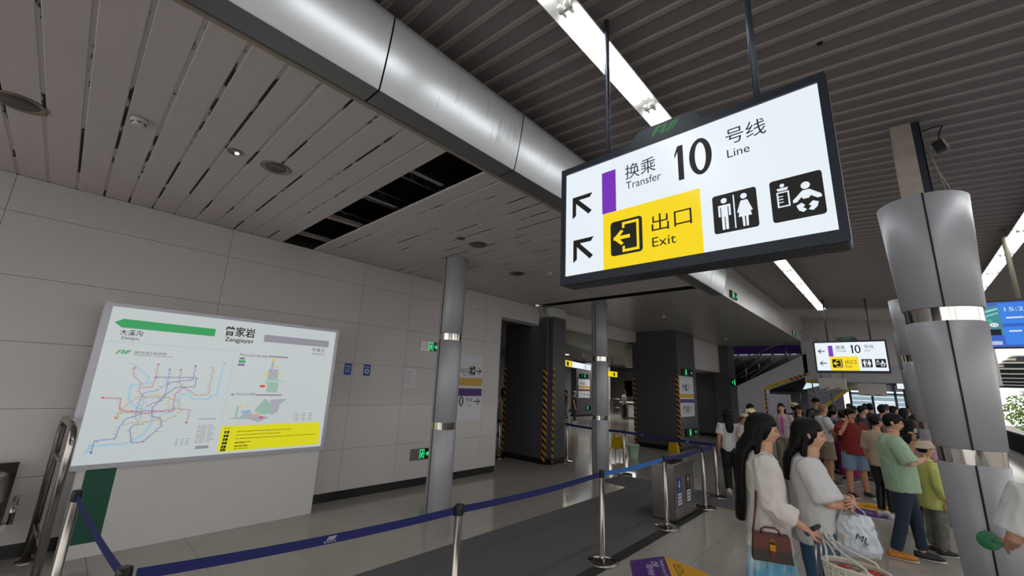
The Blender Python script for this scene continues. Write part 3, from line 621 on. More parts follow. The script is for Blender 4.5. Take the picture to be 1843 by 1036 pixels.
    P.multi(tk, ink, 'small_print', 1)['kind'] = 'stuff'; P.text('出口信息', 1.258, .289, .07, .018, ink)
    tk = []
    for i in range(10): tk.append([(.985, .34-.021*i), (1.005, .34-.021*i), (1.005, .345-.021*i), (.985, .345-.021*i)]); tk.append([(1.012, .34-.021*i), (1.075, .34-.021*i), (1.075, .344-.021*i), (1.012, .344-.021*i)]); tk.append([(1.09, .34-.021*i), (1.13+.02*(i % 3), .34-.021*i), (1.13+.02*(i % 3), .344-.021*i), (1.09, .344-.021*i)])
    for i in range(4):
        for j in range(3): tk.append([(.795+.05*j, .2-.022*i), (.825+.05*j, .2-.022*i), (.825+.05*j, .204-.022*i), (.795+.05*j, .204-.022*i)]); tk.append([(2.07+.09*j, .45-.028*i), (2.12+.09*j, .45-.028*i), (2.12+.09*j, .455-.028*i), (2.07+.09*j, .455-.028*i)])
    tk.append([(.975, .415), (1.15, .415), (1.15, .42), (.975, .42)]); P.multi(tk, g2, 'legend_print', 1)['kind'] = 'stuff'
    for i in range(8): P.rect(.987, .3385-.021*i, .018, .007, emis('legend %d' % i, ((.2, .3, .6), (.55, .1, .15), (.2, .5, .3), (.22, .12, .45), (.6, .4, .1), (.5, .2, .3), (.1, .15, .4), (.4, .3, .2))[i], .9), 'legend_mark', 1.2)
    P.rect(1.0, .078, .13, .034, gy); P.text('沙坪坝地铁', 1.012, .084, .106, .02, ink) if False else None
info_board()
# ================================================================== WALL FITTINGS (left wall)
def lit_exit(P, u, v, h, m, arrow=None):
    """running man and doorway, green on dark"""
    f = lambda x, y: (u+h*x, v+h*y)
    q = [[f(0, 0), f(.1, 0), f(.1, .9), f(0, .9)], [f(0, .9), f(.62, .9), f(.62, 1), f(0, 1)], [f(.56, 0), f(.64, 0), f(.64, 1), f(.56, 1)],
         circ(*f(.36, .74), h*.08, 10), [f(.27, .66), f(.42, .64), f(.38, .38), f(.24, .40)], [f(.24, .62), f(.14, .46), f(.19, .43), f(.3, .58)], [f(.40, .62), f(.52, .50), f(.48, .46), f(.37, .56)], [f(.24, .42), f(.16, .12), f(.23, .10), f(.33, .40)], [f(.30, .42), f(.44, .30), f(.46, .06), f(.39, .06), f(.37, .27), f(.27, .36)]]
    P.multi(q, m, 'pictogram', 1)
E_gr = emis('lit exit green', (.03, .85, .25), 1.2)
for (z, lb) in ((2.41, 'steel plate exit light with green running man, higher one beside the column'), (.44, 'steel plate exit light with green running man, low on the wall beside the column')):
    t = thing('exit_light', lb, 'exit sign', (WX, 4.8, z))
    MB().box(WX-.005, WX+.012, 4.58, 5.06, z, z+.2).build('steel_plate', M['brushed'], t)
    P = Plane((WX+.012, 4.58, z), (0, 1, 0), (0, 0, 1), t); P.rect(.2, .012, .26, .176, M['blackgloss'], 'screen'); lit_exit(P, .20, .02, .16, E_gr); arrow_l(P, .37, .1, .09, .02, m=E_gr, dirn='r')
def poster(y, z, w, h, m, label, deco):
    t = thing('poster', label, 'poster', (WX, y, z)); MB().box(WX, WX+.003, y, y+w, z, z+h).build('sheet', m, t); P = Plane((WX+.003, y, z), (0, 1, 0), (0, 0, 1), t); deco(P, w, h); return t
bl = mat('blue sticker', RGB(28, 78, 160), rough=.4)
poster(3.15, 1.90, .125, .19, bl, 'small blue wall sticker with a white square, left one of the pair', lambda P, w, h: (P.rect(.035, .05, .055, .05, M['paper']), P.rect(.042, .057, .041, .036, bl, lay=1), P.rect(.02, .13, .085, .012, M['paper'])))
poster(3.49, 1.90, .125, .19, bl, 'small blue wall sticker with a white disc, right one of the pair', lambda P, w, h: (P.poly(circ(.0625, .075, .04, 20), M['paper']), P.poly(circ(.0625, .075, .02, 16), bl, lay=1), P.rect(.02, .14, .085, .01, M['paper'])))
poster(4.32, 1.72, .22, .35, M['paper'], 'white paper notice in a clear sleeve left of the column', lambda P, w, h: [P.rect(.02, .30-.026*i, .17-.03*(i % 3), .008, mat('faint print', G(160)), lay=.8) for i in range(10)])
# wall direction panel beside the column
t = thing('direction_sign', 'white wall panel with yellow and purple bars, behind the nearer column', 'sign', (WX, 5.7, 1.1))
MB().box(WX+.0005, WX+.004, 5.05, 6.28, 1.1, 2.42).build('board', mat('board white', RGB(198, 199, 206), rough=.35), t)
P = Plane((WX+.004, 5.05, 1.1), (0, 1, 0), (0, 0, 1), t)
P.rect(0, .69, 1.21, .16, mat('dull yellow', RGB(190, 150, 40), rough=.4)); P.rect(0, .48, 1.21, .155, M['purple'])
exit_icon(P, .82, .91, .17, M['paper'], False); arrow_l(P, 1.09, .995, .16, .022, dirn='r'); P.text('出口', .58, .95, .21, .1, M['inkd']); P.text('Exit', .66, .885, .1, .045, M['inkd'])
arrow_l(P, 1.09, .37, .16, .022, dirn='r'); ten(P, .5, .28, .21, .19, M['inkd']); P.text('号线', .78, .36, .18, .085, M['inkd']); P.text('Line', .84, .27, .09, .04, M['inkd'])
MB().box(WX, WX+.02, 6.0, 6.1, 2.45, 2.5) 
# ================================================================== QUEUE POSTS AND BELTS
def make_post():
    t = thing('queue_post', 'x', 'queue post')
    MB().lathe(0, 0, [(.165, 0), (.17, .006), (.168, .018), (.15, .028), (.09, .04), (.035, .047)], 40).build('base_plate', M['steel'], t, True)
    MB().lathe(0, 0, [(.033, .045), (.033, .075), (.03, .077), (.03, .87)], 24).build('tube', M['steel'], t, True)
    MB().lathe(0, 0, [(.032, .87), (.033, .875), (.033, .925), (.031, .945), (.025, .948)], 24).build('cap', M['black'], t, True)
    MB().box(-.012, .012, -.045, -.03, .87, .94).build('belt_slot', M['black'], t, True)
    MB().box(-.012, .012, .03, .045, .87, .94).build('belt_slot', M['black'], t, True)
    return reg(t)
posts = [(-2.83, .40, 'steel queue post at the lower left, at the corner of the belt', 90), (-2.62, 2.31, 'steel queue post at the bottom centre with black belt slots', 0), (-2.62, 4.45, 'steel queue post standing at the mat edge where navy belt meets light blue belt', 0), (-2.60, 6.16, 'steel queue post in front of the waste bin', 0),
         (-2.57, 7.66, 'steel queue post behind the waste bin', 0), (-2.66, 8.62, 'steel queue post at the far right belt corner, nearest the girl in the black hat', 0), (-4.69, 8.95, 'steel queue post beyond the mat by the mint bucket', 90), (-6.37, 9.12, 'steel queue post standing at the dark pillar, end of the belt', 90), (-7.75, 8.05, 'steel queue post in the opening at the end of the white wall', 90), (-4.72, .28, 'steel queue post at the lower left edge in front of the tube frame', 90)]
PP = make_post(); 
for i, (x, y, lb, r) in enumerate(posts):
    o = PP if i == 0 else copy_tree(PP); o.location = (x, y, .0125 if (-4.13 < x < -2.55 and -1 < y < 8.7 and False) else 0.0); o.rotation_euler = (0, 0, radians(r)); o['label'] = lb; o['group'] = 'steel queue posts'
def belt(a, b_, m, label, marks=0, sag=.02):
    t = thing('queue_belt', label, 'belt', (a[0], a[1], .9), 0, 'queue belts')
    n = 10; A, B = Vector((*a, .905)), Vector((*b_, .905)); d = (B-A).normalized(); A += d*.046; B -= d*.046; nn = Vector((-d.y, d.x, 0))*.0012; vs = []; 
    for i in range(n+1):
        q = i/n; p = A.lerp(B, q); p.z -= sag*4*q*(1-q)
        vs += [p+nn+Vector((0, 0, .026)), p-nn+Vector((0, 0, .026)), p-nn-Vector((0, 0, .026)), p+nn-Vector((0, 0, .026))]
    fs = []
    for i in range(n):
        for k in range(4): fs.append((i*4+k, i*4+(k+1) % 4, i*4+4+(k+1) % 4, i*4+4+k))
    MB().add(vs, fs+[(3, 2, 1, 0), (n*4, n*4+1, n*4+2, n*4+3)]).build('webbing', m, t)
    for q in ([.5] if marks == 1 else [.25, .78] if marks == 2 else []):
        p = A.lerp(B, q); p.z -= sag*4*q*(1-q)
        side = nn.normalized() if nn.dot(Vector((0, 0, 1.88))-p) > 0 or (Vector((0, 0, 1.88))-p).dot(nn) > 0 else -nn.normalized()
        ux = Vector((0, 0, 1)).cross(side).normalized()
        P = Plane(p+side*.0013-ux*.045-Vector((0, 0, .02)), ux, (0, 0, 1), t, .0006)
        wp = mat('white belt print', G(185)); operator_logo(P, .02, .016, .06, .02, wp); P.text('重庆轨道交通', .005, .002, .075, .011, wp)
L = [p[:2] for p in posts]
belt(L[9], L[0], M['belt'], 'navy belt coming from the tube frame to the lower left post')
belt(L[0], L[1], M['belt'], 'navy belt with white emblem in the left foreground', 1)
belt(L[1], L[2], M['belt'], 'navy belt running along the mat, from the bottom centre post')
belt(L[2], L[3], M['beltl'], 'light blue belt in front of the waste bin')
belt(L[3], L[4], M['belt'], 'navy belt passing over the waste bin')
belt(L[4], L[5], M['belt'], 'short navy belt to the far right corner post')
belt(L[5], L[6], M['belt'], 'long navy belt along the foot of the dark pillar with white print', 2)
belt(L[6], L[7], M['belt'], 'navy belt passing behind the farther slim column')
# ================================================================== FLOOR MATS, DECALS
def mat_thing(x0, x1, y0, y1, label, border=True):
    t = thing('floor_mat', label, 'mat', ((x0+x1)/2, (y0+y1)/2, 0), 0)
    MB().box(x0+.04, x1-.04, y0+.02, y1-.02, 0.0005, .009).build('pile', mat('charcoal mat pile', RGB(98, 96, 97), rough=.95, noise_amt=.18, noise_scale=60, bump=.8, bump_scale=200), t)
    MB().box(x1-.13, x1, y0, y1, .0005, .011).build('rubber_edge', mat('rubber edge', G(30), rough=.5), t)
mat_thing(-4.13, -2.5, -2.5, 7.86, 'long dark grey mat running along the belt')
mat_thing(-4.75, -1.95, 7.9, 8.85, 'dark grey mat laid crosswise behind the waste bin')
t = thing('floor_decal', 'purple and yellow floor sticker with direction text at the bottom edge', 'floor sticker', (-2.0, 4.8, 0), 0)
pu = mat('purple vinyl', RGB(75, 35, 125), rough=.3); yv = mat('yellow vinyl', RGB(225, 165, 10), rough=.3)
d1 = Vector((-1.89, 4.59, 0))-Vector((-2.23, 5.16, 0)); d1.normalize(); d2 = Vector((-d1.y, d1.x, 0))
P = Plane((-2.23, 5.16, .0004), d1, d2, t, .0015)
P.poly([(0, 0), (.26, -.40), (1.1, -.40), (1.1, 0)], pu, 'purple_half'); P.poly([(0, 0), (1.1, 0), (1.1, .40), (.42, .40), (.32, .36)], yv, 'yellow_half')
P.text('换乘', .20, -.17, .14, .075, M['paper'], .004); P.text('10', .31, -.235, .10, .07, M['paper'], .006, lay=1); P.text('号线', .43, -.235, .14, .07, M['paper']); P.text('Transfer to Line 10', .12, -.07, .42, .04, M['paper'], lay=1); P.text('出口', .20, .06, .2, .1, M['inkd']); P.text('Exit', .42, .07, .12, .055, M['inkd'])
t = thing('floor_decal', 'round yellow and purple floor sticker near the man in the red shirt', 'floor sticker', (-.5, 9.9, 0), 0)
P = Plane((-.5, 9.95, .0004), (1, 0, 0), (0, 1, 0), t, .0015)
P.poly(circ(0, 0, .47, 40, .6), M['paper'], 'white_border', .5); P.poly([(.45*cos(a), .57*sin(a)) for a in [radians(8*k) for k in range(0, 23)]], yv, 'yellow_half', .8); P.poly([(.45*cos(a), .57*sin(a)) for a in [radians(180+8*k) for k in range(0, 23)]], pu, 'purple_half', .8)
P.text('出口', -.18, .18, .2, .16, M['inkd'], lay=1.2); P.text('Exit', .08, .2, .14, .1, M['inkd'], lay=1.2); P.text('换乘10号线', -.2, -.3, .4, .12, M['paper'], lay=1.2)
# ================================================================== WASTE BIN
t = thing('waste_bin', 'brushed steel double waste bin behind the belt, with blue and black labels', 'bin', (-2.76, 6.83, 0))
bx0, bx1, by0, by1, bh = -2.93, -2.585, 6.44, 7.24, .80
b = MB(); b.box(bx0+.015, bx1-.015, by0+.015, by1-.015, 0, .03); b.build('plinth', M['black'], t)
MB().box(bx0, bx1, by0, by1, .03, bh-.075).build('body', M['brushed'], t)
MB().box(bx0-.004, bx1+.004, by0-.004, by1+.004, bh-.072, bh-.02).build('lid', M['brushed'], t)
for k in (0, 1):
    a0, a1 = by0+.03+k*.38, by0+.37+k*.38
    MB().box(bx0+.03, bx1-.03, a0, a1, bh-.021, bh-.005).build('opening_rim', M['steel'], t)
    MB().box(bx0+.12, bx1-.12, a0+.08, a1-.08, bh-.006, bh-.003).build('opening', M['black'], t)
MB().obox((bx1+.0, by0, .4), (1, 0, 0), (0, 1, 0), (0, 0, 1), .006, .006, .36).build('corner_trim', M['steel'], t)
MB().lathe(bx0+.17, by0-.003, [(.012, .42), (.012, .44)], 12).build('lock', M['steel'], t)
P = Plane((bx1, by0, 0), (0, 1, 0), (0, 0, 1), t)
for k, c in ((0, RGB(22, 52, 120)), (1, RGB(20, 20, 22))):
    m = mat('bin label %d' % k, c, rough=.35); u = .1+k*.36
    MB().box(bx1, bx1+.003, by0+u, by0+u+.17, .20, .60).build('label', m, t)
    Q = Plane((bx1+.003, by0+u, .20), (0, 1, 0), (0, 0, 1), t)
    Q.rect(.015, .02, .14, .16, M['paper']); Q.multi([[(.03+.028*j, .04+.045*i), (.048+.028*j, .04+.045*i), (.048+.028*j, .07+.045*i), (.03+.028*j, .07+.045*i)] for i in range(3) for j in range(4)], m, 'pictogram', 1.2)
    if k == 0: Q.multi([[(.085, .37), (.055, .28), (.068, .28), (.085, .335)], [(.085, .37), (.115, .28), (.102, .28), (.085, .335)], [(.05, .265), (.12, .265), (.12, .277), (.05, .277)]], M['paper'], 'pictogram')
    else: Q.multi([[(.085, .38), (.055, .33), (.065, .30), (.085, .35)], [(.085, .38), (.115, .33), (.105, .30), (.085, .35)], [(.06, .30), (.085, .26), (.11, .30), (.085, .28)]], M['paper'], 'pictogram')
    Q.text('可回收物' if k == 0 else '其他垃圾', .045, .215, .08, .018, M['paper'])
# ================================================================== BUCKET, CAUTION STAND, small yellow block
t = thing('bucket', 'pale mint plastic bucket on the floor beside the yellow caution stand', 'bucket', (-5.6, 11.2, 0))
MB().lathe(-5.6, 11.2, [(.12, 0), (.125, .01), (.165, .34), (.175, .345), (.175, .36), (.16, .36), (.155, .33), (.118, .03)], 28, cap=False).lathe(-5.6, 11.2, [(.12, .004), (.118, .03)], 28).build('shell', mat('mint plastic', RGB(170, 205, 170), rough=.35), t)
MB().tube([(-5.6-.17, 11.2, .34), (-5.6-.16, 11.1, .30), (-5.6, 11.02, .26), (-5.6+.16, 11.1, .30), (-5.6+.17, 11.2, .34)], .004, 6).build('handle', M['steel'], t)
t = thing('caution_stand', 'yellow folding A-shaped caution stand left of the mint bucket', 'caution stand', (-6.0, 11.05, 0))
yp = mat('yellow plastic', RGB(205, 165, 10), rough=.4)
for s in (-1, 1):
    pts = [(-6.0-.17, 11.05+s*.2), (-6.0-.09, 11.05+s*.02), (-6.0+.09, 11.05+s*.02), (-6.0+.17, 11.05+s*.2)]
    b = MB(); b.tube([(pts[0][0], pts[0][1], 0), (pts[1][0], pts[1][1], .60), (pts[2][0], pts[2][1], .60), (pts[3][0], pts[3][1], 0)], .014, 6); b.build('leaf_frame', yp, t)
    c = Vector((-6.0, 11.05+s*.09, .36)); ay = Vector((0, -s*.18, .6)).normalized(); MB().obox(c, (1, 0, 0), ay.cross(Vector((1, 0, 0))), ay, .105, .004, .16).build('leaf_panel', yp, t)
t = thing('wedge_block', 'small yellow block at the corner of the dark pillar by the bin', 'block', (-5.2, 13.4, 0))
MB().prism([(-.16, 0), (.16, 0), (.11, .28), (-.11, .28)], (-5.35, 13.5, 0), (1, 0, 0), (0, 0, 1), .15).build('block', yp, t)
# ================================================================== TUBE FRAME and BENCH at the left edge
t = thing('tube_barrier', 'tall looped stainless tube barrier at the left edge', 'barrier', (-6.0, .3, 0))
q0, q1 = Vector((-5.45, .20, 0)), Vector((-6.42, .14, 0)); zt = 1.34
def loop(a, b_, z, r): 
    d = (b_-a).normalized(); pts = [a+Vector((0, 0, .0))]
    pts += [a+Vector((0, 0, z-.16)), a+d*.03+Vector((0, 0, z-.06)), a+d*.10+Vector((0, 0, z))]
    pts += [b_-d*.10+Vector((0, 0, z)), b_-d*.03+Vector((0, 0, z-.06)), b_+Vector((0, 0, z-.16)), b_]
    return pts
MB().tube(loop(q0, q1, zt, 0), .032, 14).build('tube_loop', M['steel'], t)
MB().tube([q0+Vector((0, 0, .35)), q1+Vector((0, 0, .35))], .02, 10).build('lower_rail', M['steel'], t)
MB().tube([q0+Vector((0, 0, 1.0)), q1+Vector((0, 0, 1.0))], .02, 10).build('upper_rail', M['steel'], t)
for p in (q0, q1): MB().lathe(p.x, p.y, [(.07, 0), (.07, .012), (.036, .016)], 20).build('floor_flange', M['steel'], t)
t = thing('waiting_bench', 'perforated stainless steel waiting bench at the left edge by the wall', 'bench', (-6.2, -.9, 0))
pf = M['brushed']
MB().box(-6.30, -6.22, -2.0, -.05, .36, .42).build('beam', M['steel'], t)
for i in range(3):
    y0 = -1.98+i*.65; y1 = y0+.6
    prof = [(-5.78, .42), (-5.76, .455), (-5.85, .46), (-6.05, .44), (-6.25, .44), (-6.33, .47), (-6.40, .60), (-6.46, .80), (-6.47, .92), (-6.49, .90)]
    vs = [(x, y0, z) for x, z in prof]+[(x, y1, z) for x, z in prof]; n = len(prof)
    o = MB().add(vs, [(j, j+1, n+j+1, n+j) for j in range(n-1)], True).build('seat_shell', M['steel'], t); md = o.modifiers.new('s', 'SOLIDIFY'); md.thickness = .006
for y in (-2.0, -1.35, -.70, -.03):
    MB().tube([(-6.28, y, .40), (-6.36, y, .62), (-6.15, y, .66), (-5.85, y, .64), (-5.80, y, .60)], .02, 8).build('armrest', M['steel'], t)
for y in (-1.7, -.2):
    MB().tube([(-6.26, y, .38), (-6.26, y, .06)], .025, 10).tube([(-6.5, y, .03), (-5.85, y, .03)], .022, 8).build('leg', M['steel'], t)
# ================================================================== LOBBY FITTINGS
def lit_bar(x0, y0, x1, y1, z0, z1, label, reverse=False):
    A, B = Vector((x0, y0, z0)), Vector((x1, y1, z0)); L_ = (B-A).length; ux = (B-A).normalized()
    nrm = ux.cross(Vector((0, 0, 1)))
    t = thing('hanging_lightbox', label, 'sign', tuple((A+B)/2))
    b = MB(); b.obox((A+B)/2+Vector((0, 0, (z1-z0)/2))-nrm*.08, ux, nrm, (0, 0, 1), L_/2, .075, (z1-z0)/2); b.build('casing', M['frame'], t)
    P = Plane(A-nrm*.005, ux, (0, 0, 1), t, .002); h = z1-z0
    P.rect(.02, .02, L_-.04, h-.04, E_white, 'lit_face', 1)
    if not reverse:
        P.rect(.02, .02, L_*.36, h-.04, E_yel, 'yellow_field', 2); P.text('出口', L_*.08, h*.42, L_*.07, h*.32, M['inkd'], lay=3); P.text('Exit', L_*.09, h*.2, L_*.05, h*.14, M['inkd'], lay=3)
        P.rrect(L_*.20, h*.2, L_*.06, h*.6, h*.05, M['inkd'], 'pictogram_ground', 3); person_icon(P, L_*.23, h*.25, h*.48, E_yel); P.text('↗', L_*.30, h*.2, L_*.05, h*.5, M['inkd'], lay=3)
        P.text('10', L_*.74, h*.2, L_*.09, h*.58, M['inkd'], lay=3); P.text('号线', L_*.86, h*.5, L_*.08, h*.25, M['inkd'], lay=3); P.text('Line', L_*.86, h*.2, L_*.06, h*.15, M['inkd'], lay=3)
    else:
        P.rect(L_*.48, .02, L_*.52-.02, h-.04, E_yel, 'yellow_field', 2); P.rrect(L_*.80, h*.22, L_*.07, h*.58, h*.05, M['inkd'], 'pictogram_ground', 3); P.text('出口', L_*.70, h*.35, L_*.08, h*.35, M['inkd'], lay=3); P.text('↑', L_*.90, h*.2, L_*.04, h*.5, M['inkd'], lay=3)
    for q in (.2, .8):
        p = A.lerp(B, q)-nrm*.08; MB().tube([(p.x, p.y, z1), (p.x, p.y, 3.5)], .018, 8).build('suspension_pole', M['black'], t)
lit_bar(-9.30, 12.75, -10.7, 17.25, 2.60, 2.88, 'long lit bar sign, yellow then white with 10, hanging in the lobby')
lit_bar(-11.0, 18.2, -11.43, 21.2, 2.42, 2.74, 'short yellow lit bar sign right of the farther slim column', True)
def wall_plate(o, ux, w, h, label, kind, name='direction_board'):
    t = thing(name, label, 'sign', tuple(o)); n = Vector(ux).cross(Vector((0, 0, 1)))
    b = MB(); b.prism([(0, 0), (w, 0), (w, h), (0, h)], Vector(o), ux, (0, 0, 1), .01); b.build('board', mat('board white', RGB(198, 199, 206), rough=.35), t)
    return Plane(Vector(o)+n*.0105, ux, (0, 0, 1), t, .002)
dy = mat('dull yellow', RGB(190, 150, 40), rough=.4)
P = wall_plate((-5.12, 13.62, 1.04), (1, 0, 0), .01, .01, 'x', 0) if False else None
P = wall_plate((-5.195, 13.72, 1.04), (0, 1, 0), 1.25, 1.30, 'white board with up arrows, yellow and purple bars on the dark pillar behind the bin', 0)
P.rect(0, .60, 1.25, .13, dy); P.rect(0, .44, 1.25, .12, M['purple'])
arrow_l(P, .30, .92, .24, .035, dirn='u'); exit_icon(P, .45, .82, .2, M['paper'], False); P.text('出口', .72, .92, .25, .12, M['inkd']); P.text('Exit', .72, .84, .15, .05, M['inkd'])
arrow_l(P, .30, .24, .24, .035, dirn='u'); ten(P, .45, .13, .27, .22, M['inkd']); P.text('号线', .75, .22, .24, .12, M['inkd']); P.text('Line', .78, .14, .14, .05, M['inkd'])
def green_exit(o, ux, w, h, label, arrow='r'):
    t = thing('exit_light', label, 'exit sign', tuple(o)); n = Vector(ux).cross(Vector((0, 0, 1)))
    MB().prism([(0, 0), (w, 0), (w, h), (0, h)], Vector(o), ux, (0, 0, 1), .03).build('housing', M['blackgloss'], t)
    P = Plane(Vector(o)+n*.031, ux, (0, 0, 1), t, .002)
    if arrow == 'r': lit_exit(P, w*.30, h*.1, h*.8, E_gr); arrow_l(P, w*.86, h*.5, h*.4, h*.1, m=E_gr, dirn='r')
    elif arrow == 'l': lit_exit(P, w*.55, h*.1, h*.8, E_gr); arrow_l(P, w*.25, h*.5, h*.5, h*.12, m=E_gr)
    else: lit_exit(P, w*.2, h*.08, h*.84, E_gr)
green_exit((-5.195, 13.95, 2.36), (0, 1, 0), 1.0, .22, 'green exit light above the white board on the dark pillar')
green_exit((-5.195, 14.05, .42), (0, 1, 0), 1.0, .24, 'green exit light low on the dark pillar behind the bin')
green_exit((-5.145, 19.3, 2.15), (0, 1, 0), .8, .3, 'green exit light with left arrow on the far dark pillar by the stairs', 'l')
green_exit((-2.398, 9.44, 3.87), (0, 1, 0), .48, .16, 'green exit light on the white bulkhead, nearer one', 'r')
green_exit((-2.398, 16.7, 3.86), (0, 1, 0), .5, .17, 'green exit light on the white bulkhead, farther one', 'n')
P = wall_plate((-14.89, 22.5, 1.15), (0, 1, 0), 1.35, 1.15, 'white board with yellow and maroon bars on the lobby pillar', 0)
P.rect(0, .60, 1.35, .14, dy); P.rect(0, .42, 1.35, .11, mat('maroon print', RGB(90, 20, 35))); arrow_l(P, .35, .9, .24, .04); exit_icon(P, .55, .8, .18, M['paper']); arrow_l(P, 1.1, .2, .24, .04, dirn='r'); P.text('10', .6, .12, .2, .18, M['inkd'])
green_exit((-14.89, 22.7, 2.40), (0, 1, 0), .9, .24, 'green exit light above the board on the lobby pillar', 'l')
green_exit((-14.89, 23.4, .40), (0, 1, 0), .5, .24, 'green exit light low on the lobby pillar', 'n')
P = wall_plate((-15.6, 14.295, 1.75), (1, 0, 0), 1.1, .5, 'grey arrow board in the opening past the wall end, above the 2 board', 0); arrow_l(P, .75, .27, .3, .05, dirn='r')
P = wall_plate((-15.6, 14.295, .9), (1, 0, 0), 1.1, .72, 'grey board with a 2 and a teal bar in the opening past the wall end', 0); P.rect(0, .58, 1.1, .14, mat('teal print', RGB(10, 70, 70))); P.text('2', .3, .2, .14, .26, M['inkd']); P.text('号线', .5, .3, .24, .12, M['inkd'])
green_exit((-15.3, 14.295, 2.36), (1, 0, 0), .7, .24, 'green exit light in the opening past the wall end', 'l')
# elbow pipe over the pillar
t = thing('drain_pipe', 'rusty white elbow pipe under the ceiling at the pillar top', 'pipe', (-6.5, 8.3, 3.6))
MB().tube([(-6.56, 8.20, 3.85), (-6.56, 8.20, 3.72), (-6.545, 8.22, 3.66), (-6.51, 8.25, 3.63), (-6.47, 8.29, 3.64), (-6.45, 8.31, 3.67)], .045, 12).build('elbow', mat('stained pipe', RGB(170, 155, 140), rough=.6, noise_amt=.3, noise_scale=20), t)
for z in (3.78, 3.70): MB().tube([(-6.56, 8.20, z), (-6.56, 8.20, z+.03)], .052, 12).build('collar', mat('stained pipe', RGB(170, 155, 140)), t)
# service counter, rails
t = thing('service_counter', 'glass fronted service counter with yellow notice in the lobby', 'counter', (-12.3, 25, 0))
MB().box(-13.2, -11.2, 24.9, 25.6, 0, .95).build('body', mat('counter grey', G(90), rough=.4), t); MB().box(-13.3, -11.1, 24.8, 25.7, .95, 1.0).build('worktop', M['white'], t)
P = Plane((-13.2, 24.898, 0), (1, 0, 0), (0, 0, 1), t, .004); P.rect(.5, .1, .55, .75, M['paper'], 'notice'); P.rect(1.15, .1, .8, .8, yp, 'yellow_notice'); P.multi([circ(1.3+.25*i, .3, .07, 12) for i in range(3)]+[[(1.22, .5), (1.88, .5), (1.88, .62), (1.22, .62)]], M['inkd'], 'pictogram')
for k, (x, y) in enumerate(((-14.6, 25.0), (-13.9, 25.0))):
    t = thing('guide_rail', 'steel guide rail by the lobby counter, %s one' % ('left' if k == 0 else 'right'), 'rail', (x, y, 0))
    MB().tube([(x, y, 0), (x, y, 1.1), (x+.05, y, 1.15), (x+.5, y, 1.15), (x+.55, y, 1.1), (x+.55, y, 0)], .025, 8).build('hoop', M['steel'], t); MB().tube([(x, y, .6), (x+.55, y, .6)], .02, 8).build('cross_bar', M['steel'], t)
t = thing('hose_cabinet', 'dark glass cabinet on the lobby far wall', 'cabinet', (-17.1, 33.9, 1.2)); MB().box(-17.6, -16.9, 33.89, 33.99, 1.2, 2.5).build('box', M['frame'], t); MB().box(-17.53, -16.97, 33.88, 33.89, 1.27, 2.43).build('glass_door', M['blackgloss'], t)
# ================================================================== FAR END: stairs, walls, openings
sw = mat('stair side', RGB(172, 170, 176), rough=.45, noise_amt=.04)
ytape = mat('yellow tape', RGB(200, 165, 20), rough=.5)
b = MB(); b.prism([(-4.72, 0), (-3.70, 0), (-3.70, 2.03), (-2.30, 2.62), (-2.30, 3.38), (-4.70, 2.14)], (0, 18.5, 0), (1, 0, 0), (0, 0, 1), -.6)
st = thing('stair_side', 'light stair side wall with sloping underside edged in yellow tape', 'staircase', (-3.6, 18.8, 0)); b.build('side_wall', sw, st)
P = Plane((0, 18.498, 0), (1, 0, 0), (0, 0, 1), st, .004)
sl = (2.62-2.03)/1.4
P.poly([(-3.73, 2.03), (-2.9, 2.03+.83*sl), (-2.9, 2.15+.83*sl), (-3.76, 2.13)], ytape, 'yellow_tape'); P.text('小心碰头', -3.5, 2.16, .30, .06, M['inkd'], ang=.39, lay=2); P.text('小心碰头', -3.05, 2.35, .1, .05, M['inkd'], ang=.39, lay=2)
P.poly([(-2.9, 2.03+.83*sl), (-2.31, 2.61), (-2.31, 2.70), (-2.9, 2.13+.83*sl)], haz, 'hazard_tape'); P.poly([(-3.76, .3), (-3.70, .3), (-3.70, 2.03), (-3.76, 2.03)], haz, 'hazard_tape')
for i in range(5):
    x = -4.4+i*.48; z = 2.14+(x+4.7)*.5167; MB().tube([(x, 18.8, z), (x, 18.8, z+.9)], .02, 6).build('baluster', M['steel'], st)
for dz in (.3, .9): MB().tube([(-4.65, 18.8, 2.16+dz), (-2.35, 18.8, 3.35+dz)], .02, 6).build('handrail', M['steel'], st)
b = MB(); b.box(-2.42, -1.62, 18.5, 19.5, 2.34, 3.86); pier = struct('trim_12', b, sw); MB().box(-2.43, -1.61, 18.49, 18.6, 2.34, 2.43).build('yellow_tape', ytape, pier)
b = MB(); b.box(-1.62, .6, 19.1, 19.5, 2.42, 3.0); struct('trim_13', b, sw)
# dark void above the stairs
b = MB(); b.box(-9, -3.0, 23, 23.2, 2, 4.6); struct('wall_stair_back', b, mat('dark glazing', RGB(26, 28, 32), rough=.2))
MB().box(-8.5, -3.0, 22.9, 23, 3.75, 4.25).build('purple_band', mat('purple band', RGB(58, 22, 92), rough=.7, spec=.2), bpy.data.objects['wall_stair_back'])
for i in range(7): MB().box(-6.6+i*.5, -6.2+i*.5, 22.88, 22.9, 3.7, 3.74).build('light_slit', emis('cool light slit', (.5, .55, .6), .6), bpy.data.objects['wall_stair_back'])
for i in range(5): b = MB(); x = -6.5+i*.7; b.obox((x, 22.5, 3.1), (.8, 0, .6), (0, 1, 0), (-.6, 0, .8), .9, .03, .02); b.build('glazing_bar', M['pole'], bpy.data.objects['wall_stair_back'])
